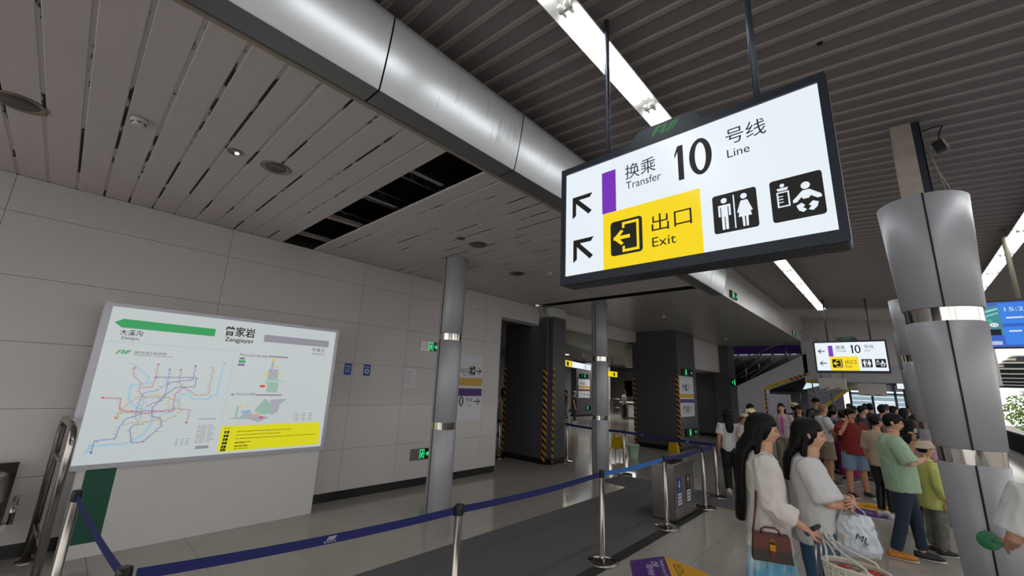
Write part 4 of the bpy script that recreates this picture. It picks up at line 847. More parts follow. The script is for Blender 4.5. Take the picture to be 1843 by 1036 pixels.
# panel under the stairs
t = thing('notice_panel', 'free-standing white panel under the stairs behind the crowd', 'panel', (-3.33, 18.75, 0)); MB().box(-3.69, -2.98, 18.7, 18.8, 0, 1.88).build('panel', mat('panel lilac white', RGB(185, 185, 196), rough=.4), t); Plane((-3.69, 18.699, 0), (1, 0, 0), (0, 0, 1), t, .004).multi([[(.35, 1.3), (.37, 1.3), (.37, 1.6), (.35, 1.6)], [(.6, 1.4), (.63, 1.4), (.63, 1.7), (.6, 1.7)]], mat('faint print', G(160)), 'print')
b = MB(); b.box(-6, -1.8, 24, 24.2, 0, 3.2); b.box(-1.8, 2.8, 24.3, 24.5, 2.45, 4.6); struct('wall_under_stair', b, mat('lilac grey wall', RGB(120, 116, 128), rough=.5))
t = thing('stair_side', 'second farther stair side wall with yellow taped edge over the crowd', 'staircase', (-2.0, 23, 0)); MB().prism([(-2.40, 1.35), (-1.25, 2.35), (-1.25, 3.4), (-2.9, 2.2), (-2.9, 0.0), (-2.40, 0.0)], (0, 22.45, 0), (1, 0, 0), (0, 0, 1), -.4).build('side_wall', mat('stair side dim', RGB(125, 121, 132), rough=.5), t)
Plane((0, 22.448, 0), (1, 0, 0), (0, 0, 1), t, .004).poly([(-2.40, 1.36), (-1.27, 2.34), (-1.27, 2.46), (-2.42, 1.48)], ytape, 'yellow_tape')
t = thing('railing', 'steel railing glimpsed under the nearer stair', 'rail', (-2.6, 20.5, 1)); 
for z0 in (1.9, 2.1): MB().tube([(-3.1, 20.5, z0), (-2.4, 20.5, z0), (-1.6, 20.5, z0+.45)], .025, 8).build('rail_bar', M['steel'], t)
for x in (-2.9, -2.4, -1.9): MB().tube([(x, 20.5, 0), (x, 20.5, 2.0)], .02, 8).build('rail_post', M['steel'], t)
win = emis('bright window', (.62, .80, .86), 1.1)
t = thing('skylight_strip', 'bright slanted window strip under the nearer stair', 'window', (-2.2, 21.5, 2.3))
MB().prism([(-2.95, 2.10), (-1.75, 2.50), (-1.75, 2.72), (-2.6, 2.72)], (0, 21.5, 0), (1, 0, 0), (0, 0, 1), .02).build('pane', win, t)
for x in (-2.6, -2.2): MB().box(x, x+.04, 21.46, 21.5, 2.0, 4.6).build('mullion', M['frame'], t)
# paper covered light boxes hanging under the piers
pw = mat('kraft white paper', RGB(205, 200, 196), rough=.8)
for k, (x0, x1, y, z0, z1, lb) in enumerate(((-2.0, -1.25, 18.2, 2.13, 2.50, 'paper-wrapped box hanging below the far sign'), (-1.15, -.3, 22.0, 1.97, 2.45, 'paper-wrapped box hanging farther back over the crowd'))):
    t = thing('wrapped_box', lb, 'box', ((x0+x1)/2, y, z0)); MB().box(x0, x1, y, y+.25, z0, z1).build('paper_wrap', pw, t)
    for q in (.3, .7): MB().box(x0+(x1-x0)*q-.08, x0+(x1-x0)*q+.08, y-.004, y, z0+.005, z0+.07).build('tape_patch', mat('brown tape', RGB(170, 150, 120)), t)
    for q in (.1, .9): MB().tube([(x0+(x1-x0)*q, y+.12, z1), (x0+(x1-x0)*q, y+.12, 3.9 if k == 0 else 4.62)], .01, 6).build('hanger', M['pole'], t)
# far glazed wall with blinds
b = MB()
for x in (-2.2, -1.15, -.1, .95, 2.0): b.box(x-.06, x+.06, 34, 34.12, 0, 3.2)
for z in (0, .9, 2.1, 3.1): b.box(-2.2, 3.4, 34, 34.12, z, z+.08)
window_1 = struct('window_1', b, M['pole'])
bm_ = emis('backlit blind', (.42, .60, .70), .75); bw = emis('backlit pane', (.72, .86, .92), 1.)
for i, x in enumerate((-2.14, -1.09, -.04, 1.01)):
    for j in range(8): z = .1+j*.27; MB().box(x, x+.93, 34.05, 34.07, z, z+.25).build('blind_slat', bm_ if i % 2 == 0 or j > 5 else bw, window_1)
MB().box(-2.2, 3.4, 34.1, 34.2, 2.3, 4).build('wall_above', sw, window_1)
b = MB(); b.box(1.2, 1.9, 22, 22.2, 0, 2.6); struct('trim_14', b, M['white']) if False else None
for k, (x, y) in enumerate(((.25, 26.0), (.5, 23.5), (.75, 21.8))):
    t = thing('door_post', ('leftmost', 'middle', 'rightmost')[k]+' of the dark upright posts at the far doorway behind the column', 'post', (x, y, 0)); MB().box(x-.05, x+.05, y-.05, y+.05, 0, 2.45).build('upright', M['frame'], t); MB().box(x-.07, x+.07, y-.07, y+.07, 0, .05).build('foot', M['steel'], t)
# third sign, yellow and white, edge on by the second column
t = thing('hanging_sign', 'narrow yellow and white lit sign at the edge of the second column', 'sign', (.35, 24, 2.35)); MB().box(-.0, .75, 24, 24.15, 2.28, 2.85).build('casing', M['frame'], t)
P = Plane((0, 23.998, 2.28), (1, 0, 0), (0, 0, 1), t, .003); P.rect(.03, .27, .7, .28, E_yel, 'yellow_field'); P.rect(.03, .03, .7, .24, E_white, 'white_field'); arrow_l(P, .4, .4, .3, .05); arrow_l(P, .4, .14, .25, .05)
MB().tube([(.4, 24.07, 2.85), (.4, 24.07, 4.6)], .02, 8).build('suspension_pole', M['pole'], t)
# television
t = thing('television', 'flat screen with blue timetable hanging right of the big column', 'screen', (1.5, 8.5, 2.62))
MB().box(.74, 2.02, 8.5, 8.56, 2.60, 3.25).build('casing', M['black'], t)
P = Plane((.76, 8.499, 2.62), (1, 0, 0), (0, 0, 1), t, .001)
P.rect(0, 0, 1.26, .61, emis('screen blue', (.01, .10, .55), 1.), 'screen'); P.rect(0, .16, .40, .40, emis('screen teal', (.03, .25, .30), 1.), 'video_area', 1); P.rect(.40, .31, .8, .28, emis('screen bright blue', (.02, .22, .85), 1.), 'timetable_cell', 1); P.rect(.40, .03, .8, .24, emis('screen bright blue', (.02, .22, .85), 1.), 'timetable_cell', 1)
P.rect(0, .16, .38, .08, M['blackgloss'], 'video_shadow', 1.4); P.poly([(.1, .45), (.39, .53), (.39, .51), (.1, .41)], emis('screen cyan', (.3, .7, .75), 1.), 'video_streak', 1.4); P.poly([(.12, .38), (.39, .47), (.39, .455), (.12, .36)], emis('screen cyan', (.3, .7, .75), 1.), 'video_streak', 1.4); P.rect(.1, .33, .22, .05, emis('screen green', (.05, .45, .25), 1.), 'video_streak', 1.4)
P.poly(circ(.33, .30, .04, 18, .03), emis('screen white', (.8, .85, .9), 1.), 'number_disc', 1.6); P.text('11', .313, .286, .033, .03, M['green'], lay=2.2); P.text('15:29:2', .45, .48, .30, .05, emis('screen white', (.8, .85, .9), 1.), lay=1.8)
P.rect(.0, .03, .37, .05, emis('screen pale', (.5, .6, .8), 1.), 'ticker', 1.4); P.multi([[(.45, .38-.0*i), (.6, .38), (.6, .4), (.45, .4)] for i in range(1)]+[[(.45, .2), (.56, .2), (.56, .22), (.45, .22)], [(.6, .14), (.7, .14), (.7, .16), (.6, .16)]], emis('screen white', (.8, .85, .9), 1.), 'screen_print', 1.8)['kind'] = 'stuff'
MB().tube([(1.36, 8.53, 3.25), (1.36, 8.53, ceil_z(1.36)+.02)], .028, 12).build('suspension_pole', mat('cream pole', RGB(150, 148, 130), rough=.5), t)
# platform edge, parapet and what lies outside
b = MB(); b.box(3.3, 3.45, -8, 46, 0, .72); parapet = struct('wall_right', b, mat('matt dark paint', G(30), rough=.9, spec=.1))
for i in range(4): MB().box(3.33, 3.42, -6+i*6, -5.9+i*6, .72, 4.1).build('mullion', M['frame'], parapet)
b = MB(); b.box(3.3, 3.45, -8, 15.7, 3.6, 4.25); struct('trim_15', b, M['frame'])
b = MB(); b.box(3.46, 80, -40, 120, -2.2, -2.0); gnd = struct('floor', b, mat('outside ground', RGB(120, 118, 112), rough=.9, noise_amt=.2)); gnd.name = 'floor_outside'
t = thing('station_canopy', 'pale slatted canopy of the neighbouring platform seen through the opening', 'canopy', (8, 34, -2))
cp = mat('canopy sheet', RGB(190, 180, 165), rough=.6)
for i in range(12): y = 27+i*1.5; MB().box(3.8, 16, y, y+1.35, 3.82-.06*i, 3.88-.06*i).build('roof_sheet', cp, t)
for i in range(7): y = 26.5+i*3; MB().box(3.8, 16, y, y+.2, 3.62-.11*i, 3.80-.11*i).build('beam', M['frame'], t)
for y in (28, 36, 44): MB().box(9.8, 10.1, y, y+.3, -2, 3.3).build('post', M['frame'], t)
leaf = mat('foliage', RGB(95, 125, 55), rough=.8, noise_amt=.3)
for k, (x, y, r, lb) in enumerate(((8.2, 52, 2.4, 'leafy green tree outside the opening, right of the big column'), (14, 60, 3, 'leafy tree outside, farther right'))):
    t = thing('tree', lb, 'tree', (x, y, -2)); MB().tube([(x, y, -2), (x, y+.2, 0), (x+.1, y, 2)], [.25, .2, .1], 8).build('trunk', mat('bark', RGB(80, 62, 48), rough=.9), t)
    b = MB(); rr_ = random.Random(k)
    for i in range(1400):
        a, c, q = rr_.uniform(0, 2*pi), rr_.uniform(-1, 1), rr_.random()**.4; s_ = sqrt(1-c*c); p = Vector((x+r*q*s_*cos(a), y+r*q*s_*sin(a), -.5+r*.8*(1+q*c)*.9)); n = Vector((rr_.uniform(-1, 1), rr_.uniform(-1, 1), rr_.uniform(-1, 1))).normalized(); u = n.orthogonal().normalized()*.14; v = n.cross(u)
        b.add([p-u, p-v*.6, p+u, p+v*.6], [(0, 1, 2, 3)])
    b.build('foliage', leaf, t)['kind'] = 'stuff'
t = thing('brick_house', 'reddish brick building outside behind the tree', 'building', (14, 70, -2)); MB().box(11, 24, 70, 78, -2, 3.2).build('walls', mat('brick red', RGB(165, 90, 80), rough=.9, noise_amt=.25, noise_scale=3), t); MB().box(10.8, 24.2, 69.8, 78.2, 3.2, 3.5).build('roof', mat('roof grey', G(150)), t)
for i in range(5):
    for z in (-.8, 1.2): MB().box(12+i*2.4, 13.2+i*2.4, 69.9, 70, z, z+1.2).build('window', M['paper'], t)
# ================================================================== PEOPLE
def remesh(mb, vox, smooth=2, inflate=0.):
    me = mb.mesh('tmp'); o = bpy.data.objects.new('tmp', me); COL.objects.link(o)
    md = o.modifiers.new('r', 'REMESH'); md.mode = 'VOXEL'; md.voxel_size = vox
    if smooth: ms = o.modifiers.new('s', 'SMOOTH'); ms.iterations = smooth; ms.factor = .5
    out = bpy.data.meshes.new_from_object(o.evaluated_get(bpy.context.evaluated_depsgraph_get()))
    bpy.data.objects.remove(o); bpy.data.meshes.remove(me); out.materials.clear()
    out.polygons.foreach_set('use_smooth', [True]*len(out.polygons)); return out
def wrinkle(me, amp, sc, seed=0., stretch=(1, 1, .5)):
    ns_ = [v.normal.copy() for v in me.vertices]; off = Vector((seed*3.7, seed*1.3, seed*2.1))
    for v, n in zip(me.vertices, ns_):
        p = Vector((v.co.x*stretch[0], v.co.y*stretch[1], v.co.z*stretch[2]))*sc+off
        d = noise.noise(p)+.5*noise.noise(p*2.3)
        v.co += n*(amp*(1-abs(d)*2.2))
    me.update(); return me
SKIN = {}
def skin(c): 
    k = 'skin %d %d %d' % c
    return mat(k, RGB(*c), rough=.5, spec=.35, noise_amt=.05, noise_scale=12)
HAIR = mat('black hair', RGB(15, 12, 13), rough=.5, spec=.22, bump=.7, bump_scale=120, stretch=(1, 1, .06))
def cloth(name, c, **k): return mat(name, RGB(*c), rough=.85, bump=.12, bump_scale=180, **k)
def head_verts(s, n=32, m=22):
    vs = []; 
    for i in range(m+1):
        t = -pi/2+pi*i/m
        for k in range(n):
            a = 2*pi*k/n+pi/2; x, y, z = cos(t)*cos(a), cos(t)*sin(a), sin(t)
            X, Y, Z = .074*x, .092*y, .113*z
            if z < 0: X *= 1-.30*(-z)**1.4; Y *= 1-.06*(-z) if y > 0 else 1-.42*(-z)
            if y > 0:
                Y *= .94
                Y += .020*math.exp(-((X/.011)**2+((Z+.022)/.015)**2))+.009*math.exp(-((X/.009)**2+((Z-.002)/.02)**2))
                for sx in (-1, 1): Y -= .009*math.exp(-(((X-sx*.031)/.016)**2+((Z-.008)/.012)**2))
                Y += .006*math.exp(-((X/.022)**2+((Z+.052)/.008)**2))+.004*math.exp(-((X/.022)**2+((Z+.066)/.007)**2))+.010*math.exp(-((X/.025)**2+((Z+.098)/.018)**2))+.004*math.exp(-((X/.05)**2+((Z-.03)/.014)**2))
                for sx in (-1, 1): Y += .004*math.exp(-(((X-sx*.04)/.02)**2+((Z+.025)/.02)**2))
            vs.append(Vector((X*s, Y*s, Z*s)))
    fs = [(i*n+k, i*n+(k+1) % n, (i+1)*n+(k+1) % n, (i+1)*n+k) for i in range(m) for k in range(n)]
    return vs, fs
def hand(mb, w, d, up, side, curl=.5, s=1., spread=.12):
    """w wrist, d direction to the fingers, up = back of the hand, side = +1 thumb at up x d"""
    d = Vector(d).normalized(); up = Vector(up); up = (up-d*up.dot(d)).normalized(); lat = up.cross(d)*side; w = Vector(w)
    mb.tube([w-d*.03*s, w, w+d*.03*s, w+d*.065*s, w+d*.09*s], [.024*s, .024*s, .034*s, .040*s, .036*s], 10, [.019*s, .017*s, .015*s, .014*s, .011*s], up=lat)
    for k, (L, off) in enumerate(((.072, .028), (.080, .0095), (.074, -.010), (.058, -.028))):
        p = w+d*.082*s+lat*off*s; pts = [p-d*.012*s]; a = 0; dd = d+lat*spread*(off/.028)*.5
        for j, f in enumerate((.42, .32, .26)):
            pts.append(p); a += curl*(.8 if j == 0 else 1.); q = (dd*cos(a)-up*sin(a)).normalized(); p = p+q*L*f*s
        pts.append(p); mb.tube(pts, [.0095*s, .0095*s, .009*s, .008*s, .0055*s], 7)
    p = w+d*.028*s+lat*.026*s; q = (d*.55+lat*.85-up*.2*(.5+curl)).normalized(); p2 = p+q*.04*s; q2 = (d*.9+lat*(.35-curl*.6)-up*curl*.5).normalized(); p3 = p2+q2*.028*s; p4 = p3+q2*.022*s
    mb.tube([p-q*.015*s, p, p2, p3, p4], [.013*s, .0135*s, .0115*s, .0105*s, .007*s], 7)
class Person: pass
def person(label, x, y, az, H=1.65, g=1., top=None, bottom=None, shoe=(30, 30, 32), sk=(196, 152, 128), hair='short', armR=None, armL=None, legs=None, lean=0., lod=1, headturn=0., nod=0., group=None, handR=None, handL=None, female=False, sleeve='short', outfit=None, seed=0, hsc=1.):
    """stands at (x,y), faces compass direction az (0=+Y, 90=+X); arms given as (elbow, wrist) in body units, x to the person's right"""
    t = thing('person', label, 'person', (x, y, 0), -radians(az), group)
    S = H; vox = (.0085, .013, .019)[lod]
    lr = radians(lean)
    def up_(p):           # lean the upper body about the hips
        p = Vector(p); q = p-Vector((0, 0, .53)); return Vector((p.x, q.y*cos(lr)+q.z*sin(lr), .53+q.z*cos(lr)-q.y*sin(lr)))*S
    sh = .108*(1.0 if not female else .90)*g**.3
    fk = .92 if female else 1.
    tor = [(.485, .080, .060), (.53, .094, .066), (.575, .086*fk, .062), (.63, .074*fk, .054), (.69, .084*fk, .060), (.745, .100*fk, .064), (.785, .100*fk, .054), (.812, .070*fk, .042), (.828, .040, .038), (.85, .033*hsc, .034*hsc), (.885, .032*hsc, .035*hsc)]
    torc = [up_((0, (.012 if z > .84 else 0)-(.006 if .7 < z < .82 else 0), z)) for z, a, b in tor]
    gg = [g if z < .80 else 1+(g-1)*.4 for z, a, b in tor]
    body = MB(); body.tube(torc, [a*S*q for (z, a, b), q in zip(tor, gg)], 16, [b*S*q*(1 if z > .72 else 1+(g-1)*.5) for (z, a, b), q in zip(tor, gg)], up=(1, 0, 0))
    lg = legs or {}
    leg = {}
    for k, sx in (('R', 1), ('L', -1)):
        hip = Vector((sx*.048*g**.5, 0, .52)); kn = Vector(lg.get('knee'+k, (sx*.052, .012, .285))); an = Vector(lg.get('ankle'+k, (sx*.055, -.008, .045)))
        leg[k] = (hip*S, kn*S, an*S)
        body.tube([hip*S+Vector((0, 0, .02)), (hip*.55+kn*.45)*S, kn*S, (kn*.65+an*.35)*S+Vector((0, -.008, 0)), an*S], [.054*S*g, .046*S*g, .032*S*g**.5, .031*S*g**.5, .020*S], 12)
        toe = lg.get('toe'+k, (0, 1, -.0)); td = Vector(toe).normalized()
        f0 = an*S+Vector((0, 0, -.022*S)); body.tube([f0-td*.04*S, f0+td*.01*S, f0+td*.07*S, f0+td*.105*S], [.018*S, .022*S, .026*S, .016*S], 10, [.020*S, .022*S, .014*S, .009*S], up=(1, 0, 0))
        leg[k] += (td,)
    arms = {}
    for k, sx, pr in (('R', 1, armR), ('L', -1, armL)):
        s0 = up_((sx*sh, -.005, .797))
        if pr is None: e_, w_ = up_((sx*(sh+.032*g), -.012, .63)), up_((sx*(sh+.035*g), .035, .485))
        else: e_, w_ = up_(pr[0]), up_(pr[1])
        arms[k] = (s0, e_, w_)
        body.tube([up_((sx*sh*.6, -.004, .79)), s0, (s0+e_)/2, e_, e_*.6+w_*.4, w_], [.036*S, .033*S*g**.4, .028*S*g**.4, .0225*S, .022*S*g**.3, .0155*S], 12)
    # head
    hs = (H/1.68)**.4*(1.0 if not female else .97)*hsc
    hc = up_((0, .018, .862))+Vector((0, 0, .108*hs)); Rh = Matrix.Rotation(-radians(headturn), 3, 'Z') @ Matrix.Rotation(-radians(nod), 3, 'X')
    n_, m_ = ((44, 34), (28, 22), (18, 14))[lod]
    hv, hf = head_verts(hs, n_, m_)
    hm = MB(); hm.add([hc+Rh @ v for v in hv], hf, True)
    for sx in (-1, 1):
        if lod < 2 and hair != 'verylong':
            c = [hc+Rh @ (Vector(p)*hs) for p in ((sx*.070, -.006, -.022), (sx*.079, -.010, -.008), (sx*.083, -.016, .010), (sx*.077, -.010, .022))]
            hm.tube(c, [.006, .010, .012, .006], 7, [.012, .017, .018, .010], up=(sx, 0, 0))
    me = remesh(body, vox, 3)
    rest = MB(); 
    for k, sx in (('R', 1), ('L', -1)):
        hp = (handR if k == 'R' else handL) or {}
        s0, e_, w_ = arms[k]; d = hp.get('dir'); d = Vector(d) if d else (w_-e_).normalized()
        u = hp.get('up', (sx, 0, .15)); hand(rest, w_, d, u, -sx if 'flip' not in hp else sx, hp.get('curl', .4), hs*(.98 if not female else .88))
    allv = [v.co.copy() for v in me.vertices]; allf = [tuple(p.vertices) for p in me.polygons]; 
    bm_ = MB(); bm_.add(allv, allf, True); bm_.add(hm.v, hm.f, True); bm_.add(rest.v, rest.f, True)
    bpy.data.meshes.remove(me); bm_.build('body', skin(sk), t, True)
    P_ = Person(); P_.t = t; P_.hc = hc; P_.R = Rh; P_.hs = hs; P_.arms = arms; P_.leg = leg; P_.S = S; P_.up = up_; P_.lod = lod
    hl = lambda p: hc+Rh @ (Vector(p)*hs)
    P_.hl = hl
    if lod < 2:
        for sx in (-1, 1):
            MB().ball(hl((sx*.031, .0815, .008)), .0085*hs, 10, 6, (1.45, .5, .62)).build('eye', mat('eye white', G(150), rough=.2), t, True)
            MB().ball(hl((sx*.031, .0855, .008)), .0045*hs, 8, 5, (1, .5, 1)).build('iris', mat('dark iris', G(14), rough=.1), t, True)
            MB().tube([hl((sx*.016, .0905, .026)), hl((sx*.03, .0905, .031)), hl((sx*.047, .083, .027))], [.0022, .003, .0015], 6).build('eyebrow', HAIR, t, True)
        MB().tube([hl((-.022, .0855, -.058)), hl((-.008, .0925, -.0565)), hl((.008, .0925, -.0565)), hl((.022, .0855, -.058))], [.0018, .0045, .0045, .0018], 8).build('lips', mat('lips', RGB(165, 85, 85), rough=.4), t, True)
    # ---- hair
    hb = MB()
    def ell(c, r, nn=18, mm=12): 
        q = MB(); q.ball((0, 0, 0), 1, nn, mm, r); hb.add([hl(Vector(v)+Vector(c)) for v in q.v], q.f, True)
    if hair == 'short':
        ell((0, -.014, .030), (.083, .094, .101)); ell((0, .012, .07), (.068, .078, .058))
    elif hair == 'bald': ell((0, -.010, .014), (.0765, .090, .104))
    elif hair in ('long', 'verylong', 'bun', 'pony', 'bob'):
        ell((0, -.024, .022), (.088, .100, .112)); ell((0, -.005, .055), (.078, .088, .078))
        if hair in ('long', 'verylong', 'bob'):
            Lh = {'long': .36, 'verylong': .66, 'bob': .14}[hair]; pts = []; ra = []; rb = []
            for i in range(9):
                q = i/8; z = .02-Lh*q; u_ = min(1, max(0, (Lh*q-.05)/.17)); u_ = u_*u_*(3-2*u_); yb = -.045-.035*min(1, q*4)-(.075 if Lh > .2 else .015)*u_
                pts.append(hl((0, yb, z)) if q < .25 else hl((0, yb, z))); ra.append((.088+.03*u_*(Lh > .5)-.012*q if q < .8 else .078+.03*(Lh > .5)-.16*(q-.8))*hs); rb.append((.085-.055*min(1, q*2.5))*hs)
            hb.tube(pts, ra, 16, rb, up=(1, 0, 0))
            for sx in (-1, 1): hb.tube([hl((sx*.066, -.02, .05)), hl((sx*.078, -.032, -.02)), hl((sx*.076, -.045, -.09)), hl((sx*.07, -.055, -.14-.2*(Lh > .3)))], [.02, .024, .024, .014], 8)
        if hair == 'bun': ell((0, -.12, .05), (.045, .045, .045), 12, 8)
        if hair == 'pony': hb.tube([hl((0, -.11, .05)), hl((0, -.16, .02)), hl((0, -.17, -.08)), hl((0, -.14, -.22))], [.025, .04, .038, .012], 10)
    hm_ = remesh(hb, (.006, .009, .014)[lod], 2)
    if lod == 0: wrinkle(hm_, .0018, 60, seed, (1, 1, .05))
    link('hair', hm_, t, (HAIR if hair != 'bald' else mat('shaved scalp', RGB(120, 92, 76), rough=.6),))
    # ---- clothes
    if top:
        c, kw = top; inf = kw.get('ease', .014); hem = kw.get('hem', .49); b = MB(); fl_ = kw.get('flare', 0)
        prof = [(z, a, bb) for z, a, bb in tor if z <= .815]
        prof = [(hem, .090+fl_, .068+fl_)]+[p for p in prof if p[0] > hem+.02]
        cc = [up_((0, -(.006 if .7 < z < .82 else 0), z)) for z, a, bb in prof]; loose = kw.get('loose', .35)
        ra = []; rb = []
        for z, a, bb in prof:
            q = g if z < .8 else 1+(g-1)*.4; a2 = a*q+(.098*g*fk-a*q)*loose*(1 if z < .74 else 0); b2 = bb*q*(1 if z > .72 else 1+(g-1)*.5)+(.068*g-bb*q)*loose*(1 if z < .7 else 0)
            ra.append(a2*S+inf); rb.append(b2*S+inf)
        b.tube(cc+[up_((0, .0, .838))], ra+[.047*S], 18, rb+[.044*S], up=(1, 0, 0))
        sl = kw.get('sleeve', .5); lo = kw.get('sl_ease', .012)
        for k, sx in (('R', 1), ('L', -1)):
            s0, e_, w_ = arms[k]
            pts = [up_((sx*sh*.5, -.004, .785)), s0, s0.lerp(e_, .35)]; rr2 = [.040*S, .036*S+lo, .034*S+lo]
            if sl <= 1: 
                if sl > .35: pts.append(s0.lerp(e_, sl)); rr2.append(.036*S+lo*1.3)
            else: pts += [e_, e_.lerp(w_, (sl-1)*.5), e_.lerp(w_, sl-1)]; rr2 += [.030*S+lo, .028*S+lo, .025*S+lo*kw.get('cuff', 1.)]
            if sl > 0: b.tube(pts, rr2, 12)
        m2 = remesh(b, vox*1.1, 3); wrinkle(m2, kw.get('wr', .005), kw.get('wsc', 9), seed)
        link(kw.get('name', 'shirt'), m2, t, (c,))
    if bottom:
        c, kw = bottom; kind = kw.get('kind', 'trousers'); b = MB(); e0 = kw.get('ease', .010)
        if kind in ('trousers', 'shorts', 'wide'):
            b.tube([Vector((0, 0, z*S)) for z in (.475, .51, .55, .58)], [.082*S*g+e0, .094*S*g+e0, .092*S*g+e0*.6, .086*S*g], 16, [.062*S*g+e0, .068*S*g+e0, .066*S*g+e0*.6, .06*S*g], up=(1, 0, 0))
            for k in 'RL':
                hip, kn, an, td = leg[k]; wf_ = 1.35 if kind == 'wide' else 1.
                if kind == 'shorts': pts = [hip+Vector((0, 0, .01)), hip.lerp(kn, .5), hip.lerp(kn, kw.get('len', .92))]; rr2 = [.056*S*g+e0, .050*S*g+e0*1.6, .046*S*g+e0*2.2]
                else: pts = [hip+Vector((0, 0, .01)), hip.lerp(kn, .5), kn, kn.lerp(an, .5), kn.lerp(an, .93)]; rr2 = [.056*S*g+e0, (.048*S*g+e0)*wf_**.5, (.035*S*g**.5+e0)*wf_, (.032*S*g**.5+e0)*wf_, (.027*S+e0)*wf_]
                b.tube(pts, rr2, 12)
        else:   # skirt
            l = kw.get('len', .12); f = kw.get('flare', .06)
            b.tube([Vector((0, 0, z*S)) for z in (.59, .53, .45, (l+.45)/2, l)], [.076*S, .095*S+.01, .10*S+.012+f*.25, .10*S+f*.7, .10*S+f], 18, [.055*S, .07*S+.01, .08*S+.012+f*.25, .085*S+f*.7, .09*S+f], up=(1, 0, 0))
        m2 = remesh(b, vox*1.1, 3); wrinkle(m2, kw.get('wr', .005), kw.get('wsc', 8), seed+5, (1, 1, .25 if kind == 'skirt' else .6))
        link(kw.get('name', kind if kind != 'wide' else 'trousers'), m2, t, (c,))
    if shoe:
        for k in 'RL':
            hip, kn, an, td = leg[k]; f0 = an+Vector((0, 0, -.020*S)); b = MB()
            b.tube([f0-td*.048*S, f0-td*.02*S, f0+td*.03*S, f0+td*.08*S, f0+td*.112*S], [.020*S, .026*S, .029*S, .031*S, .020*S], 12, [.025*S, .028*S, .026*S, .018*S, .011*S], up=(1, 0, 0))
            o = b.build('shoe', mat('shoe %s' % (shoe,), RGB(*shoe), rough=.5), t, True)
            b = MB(); dz = Vector((0, 0, -.020*S)); b.tube([f0-td*.052*S+dz, f0+td*.0*S+dz, f0+td*.07*S+dz, f0+td*.116*S+dz], [.022*S, .030*S, .034*S, .022*S], 12, [.007]*4, up=(1, 0, 0)); b.build('sole', mat('white sole', RGB(205, 203, 198), rough=.6), t, True)
    return P_
def sub(P_, name, mb, m): return mb.build(name, m, P_.t, True)
def held(P_, name, label, cat, mb_parts, group=None):
    """a thing carried by a person: its own top-level object built in the person's local frame"""
    t = thing(name, label, cat, tuple(P_.t.location), P_.t.rotation_euler.z, group)
    out = []
    for nm, b, m in mb_parts: out.append(b.build(nm, m, t, True))
    return t, out
# ---- hats, straps
def brim_hat(P_, m, r=.15, cr=.095, h=.10, name='hat', label=None, droop=.02, dz=.055):
    b = MB(); prof = [(r, -droop), (r*.8, -.005), (cr+.005, 0), (cr, h*.5), (cr*.82, h*.9), (.02, h), (.001, h), (cr*.75, h*.82), (cr-.006, h*.4), (cr-.004, .002), (r*.8, -.012), (r, -droop-.006)]
    n = 32; vs = []; fs = []
    for rr_, z in prof:
        for k in range(n): a = 2*pi*k/n; w_ = 1+.05*sin(3*a+1); vs.append(P_.hl((rr_*w_*cos(a), rr_*w_*sin(a)*1.08-.01, z+dz+.012*sin(2*a)*(rr_ > cr+.01))))
    for i in range(len(prof)-1):
        for k in range(n): fs.append((i*n+k, i*n+(k+1) % n, (i+1)*n+(k+1) % n, (i+1)*n+k))
    b.add(vs, fs, True); return sub(P_, name, b, m)
def cap_hat(P_, m):
    b = MB(); q = MB(); q.ball((0, 0, 0), 1, 20, 12, (.088, .10, .075)); b.add([P_.hl(Vector(v)+Vector((0, -.006, .055))) for v in q.v if True], q.f, True)
    b.add([P_.hl(p) for p in ((-.06, .07, .062), (.06, .07, .062), (.055, .15, .05), (0, .165, .052), (-.055, .15, .05), (-.06, .07, .056), (.06, .07, .056), (.055, .15, .044), (0, .165, .046), (-.055, .15, .044))], [(0, 1, 2, 3, 4), (9, 8, 7, 6, 5), (0, 5, 6, 1), (1, 6, 7, 2), (2, 7, 8, 3), (3, 8, 9, 4), (4, 9, 5, 0)], False)
    return sub(P_, 'cap', b, m)
def backpack(P_, m, label, w=.15, h=.42, d=.07):
    S = P_.S; c = P_.up((0, -.075, .70)); parts = []
    b = MB(); z0, z1 = c.z-h*.55, c.z+h*.42; b.tube([Vector((0, c.y-.04, z)) for z in (z0, z0+.03, z0+.15, z1-.08, z1)], [w*.75, w, w, w*.92, w*.55], 14, [d*.8, d*1.1, d*1.05, d*.8, d*.4], up=(1, 0, 0)); parts.append(('bag_body', b, m))
    b = MB(); b.tube([Vector((0, c.y-.11, z)) for z in (z0+.04, z0+.08, z0+.17, z0+.2)], [w*.6, w*.75, w*.7, w*.5], 12, [.02, .035, .03, .01], up=(1, 0, 0)); parts.append(('front_pocket', b, m))
    for sx in (-1, 1):
        b = MB(); b.tube([P_.up((sx*.06, -.05, .80)), P_.up((sx*.068, .0, .845)), P_.up((sx*.072, .052, .80)), P_.up((sx*.078, .073, .73)), P_.up((sx*.098, .03, .64)), P_.up((sx*.08, -.05, .60))], .004, 6, .022, up=(0, 1, .3)); parts.append(('shoulder_strap', b, m))
    return held(P_, 'backpack', label, 'backpack', parts)
def phone(P_, p, nrm, label, up=(0, 0, 1), s=1.):
    n = Vector(nrm).normalized(); u = Vector(up); u = (u-n*u.dot(n)).normalized(); r = u.cross(n); p = Vector(p)
    return held(P_, 'phone', label, 'phone', [('case', MB().obox(p, r, u, n, .037*s, .077*s, .0045), M['black']), ('screen', MB().obox(p+n*.0048, r, u, n, .033*s, .072*s, .0006), M['blackgloss'])])
